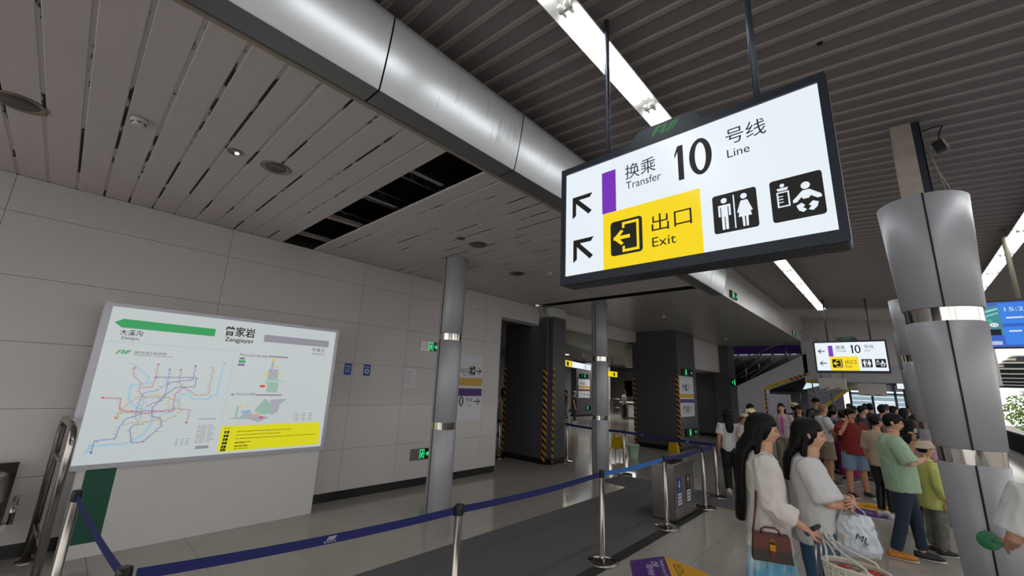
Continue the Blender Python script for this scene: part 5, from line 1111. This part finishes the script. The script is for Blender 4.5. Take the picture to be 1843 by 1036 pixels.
# ---------------------------------------------------------------- the two women in front
cl_sheer = cloth('sheer white blouse cloth', (205, 198, 192)); cl_tee = cloth('white cotton', (200, 200, 200))
A = person('woman with very long black hair, sheer white blouse and blue tie-dye skirt', -.86, 3.92, 68, 1.71, .98,
    top=(cl_sheer, dict(hem=.435, ease=.028, flare=.022, sleeve=1.62, sl_ease=.026, cuff=1.5, wr=.010, wsc=10, loose=.6, name='blouse')), bottom=(None, {}) if False else None, sk=(196, 148, 124), hair='verylong', female=True, lod=0, hsc=1.1, headturn=6, nod=4,
    armR=((.132, .0, .635), (.12, .115, .560)), armL=((-.13, .0, .63), (-.12, .06, .50)), handR=dict(dir=(-.1, .9, -.25), up=(.5, 0, .85), curl=.75), seed=1)
# tie-dye skirt: two-tone cloth with its own soft blotches
td = bpy.data.materials.new('tie dye cloth'); td.use_nodes = True; nt = td.node_tree; b_ = nt.nodes['Principled BSDF']; b_.inputs['Roughness'].default_value = .9
tc = nt.nodes.new('ShaderNodeTexCoord'); mp = nt.nodes.new('ShaderNodeMapping'); mp.inputs['Scale'].default_value = (1, 1, .55); nt.links.new(tc.outputs['Object'], mp.inputs[0]); nz = nt.nodes.new('ShaderNodeTexNoise'); nz.inputs['Scale'].default_value = 9; nz.inputs['Detail'].default_value = 5; nt.links.new(mp.outputs[0], nz.inputs['Vector'])
cr = nt.nodes.new('ShaderNodeValToRGB'); cr.color_ramp.elements[0].position = .38; cr.color_ramp.elements[0].color = (*RGB(95, 165, 195), 1); cr.color_ramp.elements[1].position = .62; cr.color_ramp.elements[1].color = (*RGB(190, 215, 225), 1); nt.links.new(nz.outputs['Fac'], cr.inputs[0]); nt.links.new(cr.outputs[0], b_.inputs['Base Color'])
b = MB(); S = 1.70; b.tube([Vector((0, 0, z*S)) for z in (.60, .55, .50, .42, .28, .12)], [.074*S, .092*S, .098*S, .105*S, .125*S, .15*S], 20, [.055*S, .066*S, .072*S, .082*S, .105*S, .13*S], up=(1, 0, 0)); m2 = remesh(b, .012, 2); wrinkle(m2, .012, 14, 3, (1, 1, .12)); link('skirt', m2, A.t, (td,))
sub(A, 'blouse_piping', MB().tube([A.up((.035, .040, .835)), A.up((.03, .068, .79)), A.up((.012, .088, .74)), A.up((.008, .092, .66)), A.up((.01, .094, .58))], .003, 6), M['inkd'])
sub(A, 'collar', MB().tube([A.up((0, -.035, .852)), A.up((.038, -.012, .848)), A.up((.045, .022, .835)), A.up((.03, .058, .80))], .005, 6, .018, up=(0, .5, 1)), cl_sheer)
wr = A.arms['R'][2]; el = A.arms['R'][1]; d = (wr-el).normalized()
sub(A, 'hair_tie', MB().tube([wr-d*.018+Vector((.022*cos(a), 0, .026*sin(a))) for a in [2*pi*k/12 for k in range(12)]], .004, 6, closed=True), M['inkd'])
# brown handbag on the near hip
brn = mat('brown coated canvas', RGB(54, 38, 33), rough=.45); tan_ = mat('brown leather', RGB(92, 44, 32), rough=.4)
hx, hy, hz = .183, -.03, .80
def bagp(w0, w1, z0, z1, x0, x1): return MB().add([(x0, hy-w0, z0), (x1, hy-w0, z0), (x1, hy+w0, z0), (x0, hy+w0, z0), (x0+.012, hy-w1, z1), (x1-.012, hy-w1, z1), (x1-.012, hy+w1, z1), (x0+.012, hy+w1, z1)], [(0,3,2,1),(4,5,6,7),(0,1,5,4),(1,2,6,5),(2,3,7,6),(3,0,4,7)])
bt, bo = held(A, 'handbag', 'dark brown handbag with gold padlock at the hip of the blue skirt', 'handbag', [('body', bagp(.125, .11, .725, .885, hx, hx+.085), brn), ('flap', MB().add([(hx+.086, hy-.118, .805), (hx+.086, hy+.118, .805), (hx+.083, hy+.113, .893), (hx+.083, hy-.113, .893), (hx+.091, hy-.118, .805), (hx+.091, hy+.118, .805), (hx+.088, hy+.113, .897), (hx+.088, hy-.113, .897), (hx, hy+.113, .897), (hx, hy-.113, .897)], [(0,1,2,3),(7,6,5,4),(0,4,5,1),(1,5,6,2),(3,7,4,0),(6,8,9,7)]), tan_),
    ('flap_tongue', MB().obox((hx+.093, hy, .795), (1, 0, 0), (0, 1, 0), (0, 0, 1), .003, .017, .035), tan_), ('handle', MB().tube([(hx+.05, hy-.06, .89), (hx+.05, hy-.055, .925), (hx+.05, hy-.03, .94), (hx+.05, hy+.03, .94), (hx+.05, hy+.055, .925), (hx+.05, hy+.06, .89)], .007, 8), tan_),
    ('padlock', MB().obox((hx+.099, hy, .825), (1, 0, 0), (0, 1, 0), (0, 0, 1), .006, .018, .02).tube([(hx+.099, hy-.011, .845), (hx+.099, hy-.011, .868), (hx+.099, hy, .877), (hx+.099, hy+.011, .868), (hx+.099, hy+.011, .845)], .0035, 8), M['gold']),
    ('side_strap', MB().tube([(hx+.04, hy-.11, .885), (hx-.02, hy-.07, 1.05), (hx-.10, hy-.03, 1.30), (hx-.10, hy, 1.40)], .003, 6, .008), tan_)])
mono = MB(); Pm = []
for i in range(6):
    for j in range(3): yy, zz = hy-.1+.04*i+(.02 if j % 2 else 0), .745+.03*j; mono.obox((hx+.0855-.0*(zz), yy, zz), (1, 0, 0), (0, .7, .7), (0, -.7, .7), .0015, .005, .005)
# B: white tee with crossed arms
B = person('woman with long black hair and loose white printed tee, arms crossed, looking right', -.60, 4.24, 78, 1.68, 1.03,
    top=(cl_tee, dict(hem=.47, ease=.032, flare=.015, sleeve=.92, sl_ease=.032, wr=.009, wsc=8, loose=.7, name='tee_shirt')), bottom=(cloth('blue denim', (70, 95, 125)), dict(kind='wide', ease=.02)), sk=(200, 152, 126), hair='long', female=True, lod=0, hsc=1.1, headturn=2, nod=2,
    armR=((.135, .055, .655), (-.005, .155, .650)), armL=((-.125, .06, .66), (.03, .135, .668)), handR=dict(dir=(-.95, .1, .1), up=(0, 1, 0), curl=.3), handL=dict(dir=(.9, -.05, .05), up=(0, 1, .2), curl=.35), seed=2)
pk = Plane(B.t.matrix_basis @ Vector((.112, .10, 1.165)), (B.t.matrix_basis.to_3x3() @ Vector((-.72, .72, 0))), (0, 0, 1), B.t, .0015)
for (s_, u, v, w_, h_, an_) in (('ꟿ', 0, 0, .0, .0, 0),): pass
pk2 = pk; c_ = pk.o
def chest_pt(th, z, rx=.137, ry=.118): return Vector((rx*sin(th), ry*cos(th), z))
# script lettering follows the chest
def script(P_, pts, th0, z0, sx, sz, r, m, nm, rx, ry):
    return sub(P_, nm, MB().tube([chest_pt(th0-sx*a, z0+sz*b_, rx, ry) for a, b_ in pts], r, 6), m)
rx_, ry_ = .205, .155
script(B, [(0, .1), (.05, .9), (.1, .95), (.1, .1), (.16, .15), (.28, .9), (.3, .2), (.42, .1)], .80, 1.20, .62, .075, .0045, M['inkd'], 'printed_letters', rx_, ry_)
script(B, [(.55, .55), (.42, .5), (.42, .2), (.56, .15), (.6, .6), (.62, .2)], .80, 1.20, .62, .075, .0045, M['inkd'], 'printed_letters', rx_, ry_)
script(B, [(.85, .7), (.72, .7), (.74, .45), (.86, .3), (.78, .05), (.68, .1)], .80, 1.20, .62, .075, .0045, M['inkd'], 'printed_letters', rx_, ry_)
for c_, a_, z_ in ((RGB(190, 50, 30), .30, 1.08), (RGB(205, 120, 50), .22, 1.10)): script(B, [(0, 1), (.1, .3), (.0, 0), (-.05, .5), (.05, .9)], a_+.35, z_+.02, .5, .07, .009, mat('print %.2f' % a_, c_), 'printed_figure', rx_, ry_)
# plastic carrier bag hanging from the forearm
pl = mat('white plastic film', RGB(205, 212, 220), rough=.22, spec=.6, alpha=.93); S = 1.67
bx, by = .10, .235; b = MB(); b.tube([(bx, by, z) for z in (.76, .775, .82, .92, 1.00, 1.03)], [.03, .06, .07, .065, .055, .045], 18, [.07, .125, .135, .115, .10, .09], up=(1, 0, 0)); m2 = remesh(b, .009, 1); wrinkle(m2, .011, 16, 8, (1, 1, .6))
ct = thing('carrier_bag', 'white plastic carrier bag hanging from the crossed arms', 'bag', tuple(B.t.location), B.t.rotation_euler.z); link('film', m2, ct, (pl,))
for sy in (-.06, .06): MB().tube([(bx, by+sy*1.4, 1.01), (bx-.02, by+sy, 1.06), (bx-.04, .205+sy*.3, 1.115), (bx-.06, .19, 1.145), (bx-.085, .205-sy*.2, 1.10), (bx-.05, by+sy*.7, 1.01)], .004, 6, .013, up=(0, 1, 0)).build('handle_loop', pl, ct, True)
R3 = B.t.matrix_basis; P = Plane(R3 @ Vector((bx+.076, by-.06, .90)), R3.to_3x3() @ Vector((0, 1, 0)), (0, 0, 1), ct, .0015)
P.text('ML', .04, -.01, .075, .042, M['inkd'], lay=3, ang=-.35); P.text('茶', .07, -.05, .03, .025, mat('print tan', RGB(130, 80, 60)), lay=4, ang=-.35)
MB().obox((bx+.070, by-.09, .885), (1, 0, 0), (0, 1, 0), (0, 0, 1), .003, .010, .02).build('sticker', mat('tan sticker', RGB(190, 155, 115)), ct, True)
# suitcase between them with its pull-out handle, and the woven basket bag
sx0, sy0 = -.49, 3.86
t = thing('suitcase', 'dark suitcase with raised chrome pull handle between the two women', 'suitcase', (sx0, sy0, 0), radians(-10)); sc_ = mat('navy hard shell', RGB(38, 44, 66), rough=.35)
b = MB(); b.tube([(0, 0, z) for z in (.05, .07, .30, .53, .56)], [.08, .10, .105, .10, .08], 16, [.14, .155, .16, .155, .14], up=(1, 0, 0)); b.build('shell', sc_, t, True)
for z in (.15, .25, .35, .45): MB().tube([(.106*cos(a)*.995, .16*sin(a)*.995, z) for a in [2*pi*k/24 for k in range(24)]], .005, 5, closed=True).build('shell_rib', sc_, t, True)
for s in (-.05, .05): MB().tube([(-.06, s, .55), (-.06, s, .955)], .008, 8).build('telescopic_tube', M['steel'], t, True)
MB().tube([(-.06, -.065, .965), (-.06, .065, .965)], .015, 10).build('grip', M['black'], t, True)
for i in (-1, 1):
    for j in (-1, 1): MB().lathe(.06*i, .11*j, [(.01, .0), (.024, .008), (.024, .045), (.01, .05)], 10).build('wheel', M['black'], t, True)
cr_ = mat('cream woven straps', RGB(200, 195, 180), rough=.6)
t = thing('basket_bag', 'cream woven basket bag with long handles and red packets at the bottom edge', 'bag', (-.33, 3.63, 0.0), radians(-12))
L_, W_, z0, z1 = .17, .11, .56, .84
for i in range(9):
    z = z0+i*(z1-z0)/9; k_ = .88+.12*i/8; q = []
    for k in range(40): a = 2*pi*k/40; q.append((L_*k_*cos(a)+0, W_*k_*sin(a)+.004*(1 if (k+i) % 2 else -1)*sin(a), z+.015))
    MB().tube(q, .0165, 5, .004, closed=True, up=(0, 0, 1)).build('woven_band', cr_, t, True)
for k in range(26): a = 2*pi*k/26; MB().tube([(L_*.90*cos(a)*1.0, W_*.90*sin(a), z0), (L_*1.015*cos(a), W_*1.03*sin(a), z1)], .010, 5, .003, up=(-sin(a), cos(a), 0)).build('woven_stake', cr_, t, True)
MB().tube([(L_*1.02*cos(a), W_*1.04*sin(a), z1) for a in [2*pi*k/32 for k in range(32)]], .009, 7, closed=True).build('rim', cr_, t, True); MB().lathe(0, 0, [(.1, z0-.01), (.12, z0)], 20).build('bottom', cr_, t, True)
for s in (-1, 1): MB().tube([(.11, s*.1, z1-.03), (.08, s*.095, z1+.03), (-.06, .05+s*.05, .90), (-.17, .13+s*.02, .93), (-.21, .165, .955), (-.215, .15, .92), (-.17, .10+s*.04, .88), (-.12, s*.09, z1-.02)], .007, 7).build('handle', cr_, t, True)
rp = mat('red packet print', RGB(170, 40, 35), rough=.3); wp_ = mat('clear wrap', RGB(190, 185, 185), rough=.15)
for k, (px_, py_k, m_) in enumerate(((-.06, .02, rp), (.05, -.02, wp_), (.08, .04, rp), (-.02, -.05, wp_))):
    u = thing('snack_packet', ('red packet at the left inside the cream basket bag', 'clear wrapped packet in front inside the cream basket bag', 'red packet at the right inside the cream basket bag', 'clear wrapped packet behind inside the cream basket bag')[k], 'packet', (-.33+px_*.97, 3.63+py_k, .79), random.uniform(-1, 1)); b = MB(); b.tube([(-.055, 0, 0), (-.04, 0, .01), (0, 0, .02), (.04, 0, .01), (.055, 0, 0)], [.04, .045, .048, .045, .04], 10, [.004, .018, .024, .018, .004], up=(0, 1, 0)); m2 = remesh(b, .006, 1); wrinkle(m2, .004, 40, k); link('wrapper', m2, u, (m_,))
# ---------------------------------------------------------------- the man in green, right woman, others near
gn = cloth('sage green cotton', (150, 175, 148)); dn = cloth('dark denim', (38, 48, 66))
Gm = person('man in sage green tee and dark jeans with glasses, arms folded, by the big column', -.10, 7.45, 82, 1.70, 1.04, top=(gn, dict(hem=.455, ease=.045, sleeve=.95, sl_ease=.028, wr=.008, loose=.9, name='tee_shirt')), bottom=(dn, dict(kind='trousers', ease=.008)), shoe=(40, 38, 44), sk=(196, 150, 122), hair='short', lod=0, headturn=4, nod=6, lean=-2,
    armR=((.15, .05, .655), (.04, .15, .69)), armL=((-.13, .07, .66), (-.02, .12, .80)), handR=dict(dir=(-.9, .1, .2), up=(0, 1, 0), curl=.4), handL=dict(dir=(.1, .1, .95), up=(-.3, .9, 0), curl=.8), legs=dict(kneeR=(.06, -.03, .285), ankleR=(.075, -.10, .045), kneeL=(-.05, .05, .29), ankleL=(-.05, .06, .045)), seed=4)
for o in list(bpy.data.objects):
    if o.parent == Gm.t and o.name.startswith('shoe') and sum((v.co.x for v in o.data.vertices)) > 0: o.data.materials[0] = mat('orange shoe', RGB(190, 120, 40), rough=.5)
sub(Gm, 'glasses', MB().tube([Gm.hl((.077, -.02, .012)), Gm.hl((.068, .07, .012)), Gm.hl((.052, .094, .014)), Gm.hl((.031, .10, .018)), Gm.hl((0, .106, .012)), Gm.hl((-.031, .10, .018)), Gm.hl((-.052, .094, .014)), Gm.hl((-.068, .07, .012)), Gm.hl((-.077, -.02, .012))], .0018, 6), mat('red glasses frame', RGB(110, 30, 30), rough=.3))
for sx in (-1, 1): sub(Gm, 'lens_rim', MB().tube([Gm.hl((sx*.031+.019*cos(a), .097, .008+.014*sin(a))) for a in [2*pi*k/14 for k in range(14)]], .0015, 5, closed=True), mat('red glasses frame', RGB(110, 30, 30)))
phone(Gm, Gm.arms['L'][2]+Vector((.05, .02, .09)), (.3, -.9, .2), 'dark phone held near the chin of the man in green')
bk = MB()
for i, (a, wd) in enumerate(((0, .06), (.03, .05), (.09, .09), (.12, .07))): z = 1.22-a; bk.obox((.07, -.148+.0*i, z), (1, 0, 0), (0, 1, 0), (0, 0, 1), wd/2, .002, .006 if i < 2 else .012)
sub(Gm, 'back_print', bk, M['inkd'])
Y = person('child in pale yellow hooded jacket and sun hat behind the big column', .16, 7.98, 60, 1.33, .95, top=(cloth('pale yellow nylon', (190, 192, 110)), dict(hem=.40, ease=.04, flare=.03, sleeve=1.8, sl_ease=.02, wr=.009, loose=.9, name='jacket')), bottom=(mat('camouflage cloth', RGB(110, 108, 102), rough=.9, noise_amt=.7, noise_scale=14), dict(kind='trousers', ease=.025)), sk=(190, 146, 120), hair='short', lod=1, seed=5)
brim_hat(Y, cloth('beige hat', (190, 172, 150)), .15, .095, .07, droop=.02)
sub(Y, 'red_strap', MB().tube([Y.up((-.06, -.05, .81)), Y.up((0.02, -.075, .80)), Y.up((.08, -.06, .74)), Y.up((.1, .0, .68))], .004, 6, .016, up=(0, 1, 0)), mat('red strap', RGB(190, 50, 35)))
sub(Y, 'hood', MB().tube([Y.up((.05, .02, .83)), Y.up((.06, -.03, .845)), Y.up((0, -.07, .83)), Y.up((-.06, -.03, .845)), Y.up((-.05, .02, .83))], .03, 10), cloth('pale yellow nylon', (190, 192, 110)))
Rw = person('woman with dark ponytail and white tee at the right edge of the picture', .655, 4.25, -15, 1.67, .95, top=(cl_tee, dict(hem=.47, ease=.03, sleeve=.85, sl_ease=.028, wr=.008, loose=.6, name='tee_shirt')), bottom=(cloth('charcoal cloth', (62, 62, 66)), dict(kind='wide', ease=.02)), sk=(194, 146, 120), hair='pony', female=True, lod=0, seed=6, armL=((-.145, .0, .64), (-.115, .13, .585)), handL=dict(dir=(0, .9, 0), up=(-1, 0, 0), curl=.7))
held(Rw, 'hand_fan', 'round green plastic fan held low by the woman at the right edge', 'fan', [('disc', MB().prism(circ(0, 0, .08, 28, .06), Rw.arms['L'][2]+Vector((-.03, .17, -.02)), (.85, .25, .1), (-.15, .35, .9), .004), mat('green plastic sheet', RGB(40, 110, 70), rough=.2, spec=.7)), ('handle', MB().tube([Rw.arms['L'][2]+Vector((-.012, .02, 0)), Rw.arms['L'][2]+Vector((-.04, .10, 0))], .007, 6), M['green'])])
Hg = person('girl in black hat and white tee with black trousers, walking away by the corner post', -2.50, 9.05, -20, 1.55, .95, top=(cl_tee, dict(hem=.50, ease=.025, sleeve=.6, sl_ease=.022, wr=.006, name='tee_shirt')), bottom=(cloth('black cloth', (24, 24, 27)), dict(kind='trousers', ease=.02)), shoe=(200, 198, 190), sk=(190, 142, 116), hair='long', female=True, lod=1, seed=7, armR=((.17, .02, .66), (.15, .12, .69)),
    legs=dict(kneeL=(-.055, -.02, .285), ankleL=(-.06, -.13, .075), toeL=(0, .8, -.6), kneeR=(.06, .03, .285), ankleR=(.065, .04, .045)))
brim_hat(Hg, cloth('black felt', (20, 20, 22)), .125, .095, .085, droop=.04, dz=.05)
Sh = person('woman in wide straw sun hat and black dress, seen from behind', -2.10, 8.98, -5, 1.56, .98, top=(cloth('pale dress yoke', (195, 180, 172)), dict(hem=.70, ease=.02, sleeve=.7, sl_ease=.018, name='yoke')), bottom=(cloth('black cloth', (24, 24, 27)), dict(kind='skirt', len=.2, flare=.06, name='dress')), sk=(196, 148, 122), hair='bun', female=True, lod=1, seed=8)
sub(Sh, 'dress_bodice', MB().tube([Sh.up((0, 0, z)) for z in (.50, .55, .62, .70, .745)], [.165, .155, .142, .155, .165], 18, [.122, .116, .105, .113, .115], up=(1, 0, 0)), cloth('black cloth', (24, 24, 27)))
brim_hat(Sh, mat('straw', RGB(205, 188, 150), rough=.8, bump=.4, bump_scale=120), .20, .10, .10, droop=.05)
Rd = person('man in dark red tee and pale denim shorts holding a phone to his ear', -.78, 11.05, 150, 1.66, 1.22, top=(cloth('dark red jersey', (120, 32, 34)), dict(hem=.47, ease=.025, sleeve=.75, sl_ease=.03, wr=.007, name='tee_shirt')), bottom=(cloth('pale denim', (112, 132, 158)), dict(kind='shorts', ease=.010, len=.95)), shoe=(32, 30, 34), sk=(188, 136, 108), hair='short', lod=0, seed=9, headturn=-30, nod=14,
    armR=((.16, .08, .70), (.075, .10, .86)), armL=((-.17, .02, .65), (-.165, .08, .50)), handR=dict(dir=(-.15, -.1, .95), up=(.6, .7, 0), curl=.7), legs=dict(kneeR=(.085, .02, .285), ankleR=(.10, .03, .045), kneeL=(-.07, -.01, .285), ankleL=(-.10, -.04, .045)))
phone(Rd, Rd.arms['R'][2]+Vector((-.01, -.01, .09)), (.9, .2, 0), 'dark phone at the ear of the man in red')
backpack(Rd, M['black'], 'black backpack worn by the man in the dark red tee', .15, .40)
# ---------------------------------------------------------------- the crowd behind
Pk = person('woman in dusty pink jacket over bright pink top, facing the camera', -2.22, 12.6, 178, 1.67, .92, top=(cloth('dusty pink cloth', (178, 158, 160)), dict(hem=.50, ease=.03, sleeve=1.8, sl_ease=.02, wr=.007, name='jacket')), bottom=(cloth('khaki cloth', (140, 132, 115)), dict(kind='wide', ease=.02)), shoe=(170, 165, 160), sk=(205, 160, 135), hair='long', female=True, lod=1, seed=10)
sub(Pk, 'inner_top', MB().tube([Pk.up((0, .048, z)) for z in (.55, .65, .75, .80)], [.03, .045, .055, .035], 12, [.055, .056, .052, .035], up=(1, 0, 0)), cloth('bright pink cloth', (200, 80, 160)))
Bh = person('smiling woman in black brimmed hat and dark vest behind the front women', -1.93, 13.1, 165, 1.62, .95, top=(cloth('charcoal vest', (48, 48, 52)), dict(hem=.5, ease=.02, sleeve=.5, name='vest')), bottom=(cloth('charcoal cloth', (62, 62, 66)), dict(kind='trousers')), sk=(200, 150, 124), hair='long', female=True, lod=1, seed=11)
brim_hat(Bh, cloth('black felt', (20, 20, 22)), .15, .095, .08, droop=.01)
St = person('person in straw hat mostly hidden behind the woman with the black hat', -2.20, 14.2, 10, 1.66, .95, top=(cloth('grey green cloth', (100, 105, 96)), dict(name='tee_shirt')), bottom=(cloth('charcoal cloth', (62, 62, 66)), dict()), hair='bun', female=True, lod=2, seed=12); brim_hat(St, mat('straw', RGB(205, 188, 150)), .17, .1, .09)
Tm = person('tall man in black tee looking down over the crowd', -1.70, 14.1, 120, 1.84, 1.08, top=(M['black'], dict(name='tee_shirt', ease=.02)), bottom=(cloth('charcoal cloth', (62, 62, 66)), dict()), sk=(186, 136, 110), hair='short', lod=1, seed=13, nod=18)
Bd = person('man with shaved head, white tee, beige shorts and black shoulder bag', -1.33, 12.0, 62, 1.71, 1.05, top=(cl_tee, dict(hem=.47, sleeve=.75, sl_ease=.022, ease=.022, name='tee_shirt')), bottom=(cloth('beige cloth', (140, 126, 110)), dict(kind='shorts', ease=.02)), shoe=(60, 60, 62), sk=(190, 142, 112), hair='bald', lod=1, seed=14, nod=12, armR=((.14, .06, .65), (.04, .15, .63)))
backpack(Bd, M['black'], 'black backpack on the white tee of the man with the shaved head', .14, .36)
Mg = person('woman in magenta wide trousers and dark blue top behind the man in red', -1.04, 12.9, 20, 1.58, 1.05, top=(cloth('dark teal cloth', (24, 50, 66)), dict(name='blouse', hem=.5)), bottom=(cloth('magenta cloth', (128, 30, 82)), dict(kind='wide', ease=.03)), sk=(190, 144, 118), hair='bun', female=True, lod=1, seed=15)
fm = mat('floral cloth', RGB(150, 140, 130), rough=.8, noise_amt=.8, noise_scale=16)
held(Mg, 'tote_bag', 'patterned floral tote bag on the back of the woman in magenta trousers', 'bag', [('sack', MB().tube([(.10, -.16, z) for z in (.80, .84, 1.0, 1.15, 1.20)], [.09, .13, .14, .11, .06], 14, [.03, .06, .07, .05, .02], up=(1, 0, 0)), fm), ('strap', MB().tube([(.05, -.15, 1.18), (.07, -.07, 1.32), (.09, .0, 1.34)], .004, 6, .015, up=(1, 0, 0)), fm)])
Bp = person('man in dusty pink tee with black backpack right of the man in red', -.28, 11.7, 55, 1.77, 1.0, top=(cloth('dusty rose jersey', (168, 140, 134)), dict(name='tee_shirt', sleeve=.7)), bottom=(M['black'], dict()), shoe=(200, 198, 190), sk=(196, 148, 122), hair='short', lod=1, seed=16, nod=6)
backpack(Bp, M['black'], 'black backpack on the man in the dusty pink tee', .15, .42)
Ph = person('woman in mauve sleeves raising a phone behind the man in green', .08, 8.75, 20, 1.60, .95, top=(cloth('mauve cloth', (160, 120, 140)), dict(name='blouse', sleeve=1.7)), bottom=(M['black'], dict()), sk=(196, 148, 122), hair='long', female=True, lod=1, seed=17, armL=((-.13, .07, .70), (-.06, .15, .80)), handL=dict(dir=(.1, .2, .95), up=(-.3, -.9, 0), curl=.6))
phone(Ph, Ph.arms['L'][2]+Vector((.0, .03, .09)), (0, -1, .2), 'phone raised by the woman in mauve sleeves')
Be = person('person in beige tee hidden between the red and green men', -.35, 9.6, 40, 1.60, 1.0, top=(cloth('beige jersey', (178, 158, 138)), dict(name='tee_shirt', sleeve=.9)), bottom=(M['black'], dict()), shoe=(205, 203, 200), hair='short', lod=1, seed=18, sk=(190, 144, 116))
Pe = person('man peeking with a raised phone behind the straw hat', -2.35, 10.1, 150, 1.66, 1.0, top=(cloth('brown jersey', (110, 60, 50)), dict(name='tee_shirt')), bottom=(M['black'], dict()), hair='short', lod=1, seed=19, armR=((.15, .06, .72), (.09, .16, .86)), handR=dict(dir=(-.2, .2, .95), up=(.3, -.9, 0), curl=.6))
phone(Pe, Pe.arms['R'][2]+Vector((-.01, .04, .08)), (0, 1, 0), 'phone held up by the man behind the straw hat', up=(1, 0, 0))
crowd = [(-1.45, 15.4, 30, 1.64, 'long', (95, 98, 104), 'woman in grey tee, leftmost of the dim far crowd'), (-1.10, 16.2, 200, 1.70, 'short', (40, 42, 46), 'man in dark tee facing the camera in the far crowd'), (-1.28, 13.6, 60, 1.62, 'bun', (120, 122, 128), 'woman in light grey blouse and dark hat behind the man with the shaved head'),
         (-.95, 14.6, 70, 1.66, 'long', (70, 78, 82), 'woman in slate tee right behind the magenta trousers'), (-.70, 13.3, 90, 1.70, 'short', (45, 46, 50), 'man in charcoal tee just above the head of the man in red'), (-.62, 15.9, 0, 1.74, 'short', (60, 62, 70), 'man in dark grey tee with his back turned in the far crowd'),
         (-.15, 14.4, 90, 1.72, 'long', (30, 30, 34), 'woman in black just left of the dusty pink tee'), (.05, 13.2, 60, 1.70, 'long', (34, 34, 38), 'woman in black just right of the dusty pink tee'), (.10, 15.8, 150, 1.66, 'short', (88, 62, 60), 'man in dull maroon tee at the second column'),
         (-.30, 17.6, 180, 1.72, 'short', (110, 110, 112), 'man in grey farther back toward the bright windows'), (-.85, 18.4, 30, 1.70, 'bob', (90, 70, 82), 'woman in plum tee far back near the bright windows'), (.16, 11.0, 80, 1.60, 'long', (36, 40, 58), 'woman in dark blue close behind the big column'), (.22, 17.0, 10, 1.74, 'bob', (150, 140, 138), 'person in pale top at the far doorway posts')]
for i, (x, y, az, H, hr, c, lb) in enumerate(crowd):
    q = person(lb, x, y, az, H, 1., top=(cloth('crowd cloth %d' % i, c), dict(name='tee_shirt', sleeve=.7, ease=.02)), bottom=(cloth('crowd dark cloth', (38, 40, 46)), dict()), sk=(184, 138, 112), hair=hr, female=hr != 'short', lod=2, seed=20+i)
    if i == 2: brim_hat(q, M['black'], .13, .095, .08)
# ---------------------------------------------------------------- people in the lobby
person('woman in cream skirt and white top in the opening past the wall end', -11.0, 11.55, -60, 1.70, .95, top=(cloth('off white cloth', (190, 180, 168)), dict(name='blouse', hem=.54)), bottom=(cloth('cream cloth', (190, 176, 150)), dict(kind='skirt', len=.30, flare=.09, name='skirt')), shoe=(200, 198, 190), hair='long', female=True, lod=1, seed=40)
q = person('person in black tee, jeans and pale cap standing in the lobby', -12.6, 18.7, 60, 1.62, 1.05, top=(M['black'], dict(name='tee_shirt')), bottom=(dn, dict()), shoe=(190, 188, 184), hair='short', lod=2, seed=41); cap_hat(q, cloth('pale cap', (190, 186, 180)))
q = person('woman in pale pink top walking far left in the lobby', -16.3, 22.8, 90, 1.70, .95, top=(cloth('pale pink cloth', (190, 150, 150)), dict(name='blouse')), bottom=(cloth('black cloth', (24, 24, 27)), dict(kind='shorts')), hair='long', female=True, lod=2, seed=42, legs=dict(kneeR=(.05, .06, .29), ankleR=(.055, .10, .045), kneeL=(-.05, -.03, .29), ankleL=(-.055, -.13, .06)))
q = person('person in black with a white tote walking beside the lobby pillar', -14.4, 20.4, -90, 1.66, .95, top=(M['black'], dict(name='tee_shirt')), bottom=(cloth('grey cloth', (90, 90, 92)), dict()), hair='pony', female=True, lod=2, seed=43, legs=dict(kneeR=(.05, .06, .29), ankleR=(.055, .10, .045), kneeL=(-.05, -.03, .29), ankleL=(-.055, -.12, .055)))
held(q, 'tote_bag', 'white tote bag carried beside the lobby pillar', 'bag', [('sack', MB().tube([(.2, 0, z) for z in (.42, .46, .62, .80)], [.02, .04, .045, .03], 12, [.08, .15, .14, .10], up=(1, 0, 0)), cl_tee), ('strap', MB().tube([(.2, -.05, .78), (.19, 0, .95), (.2, .05, .78)], .008, 6), cl_tee)])
person('attendant in white shirt and dark trousers at the lobby counter', -12.5, 24.0, 40, 1.72, 1., top=(cloth('grey white cloth', (170, 172, 178)), dict(name='shirt', sleeve=.8)), bottom=(cloth('black cloth', (24, 24, 27)), dict()), hair='short', lod=2, seed=44)
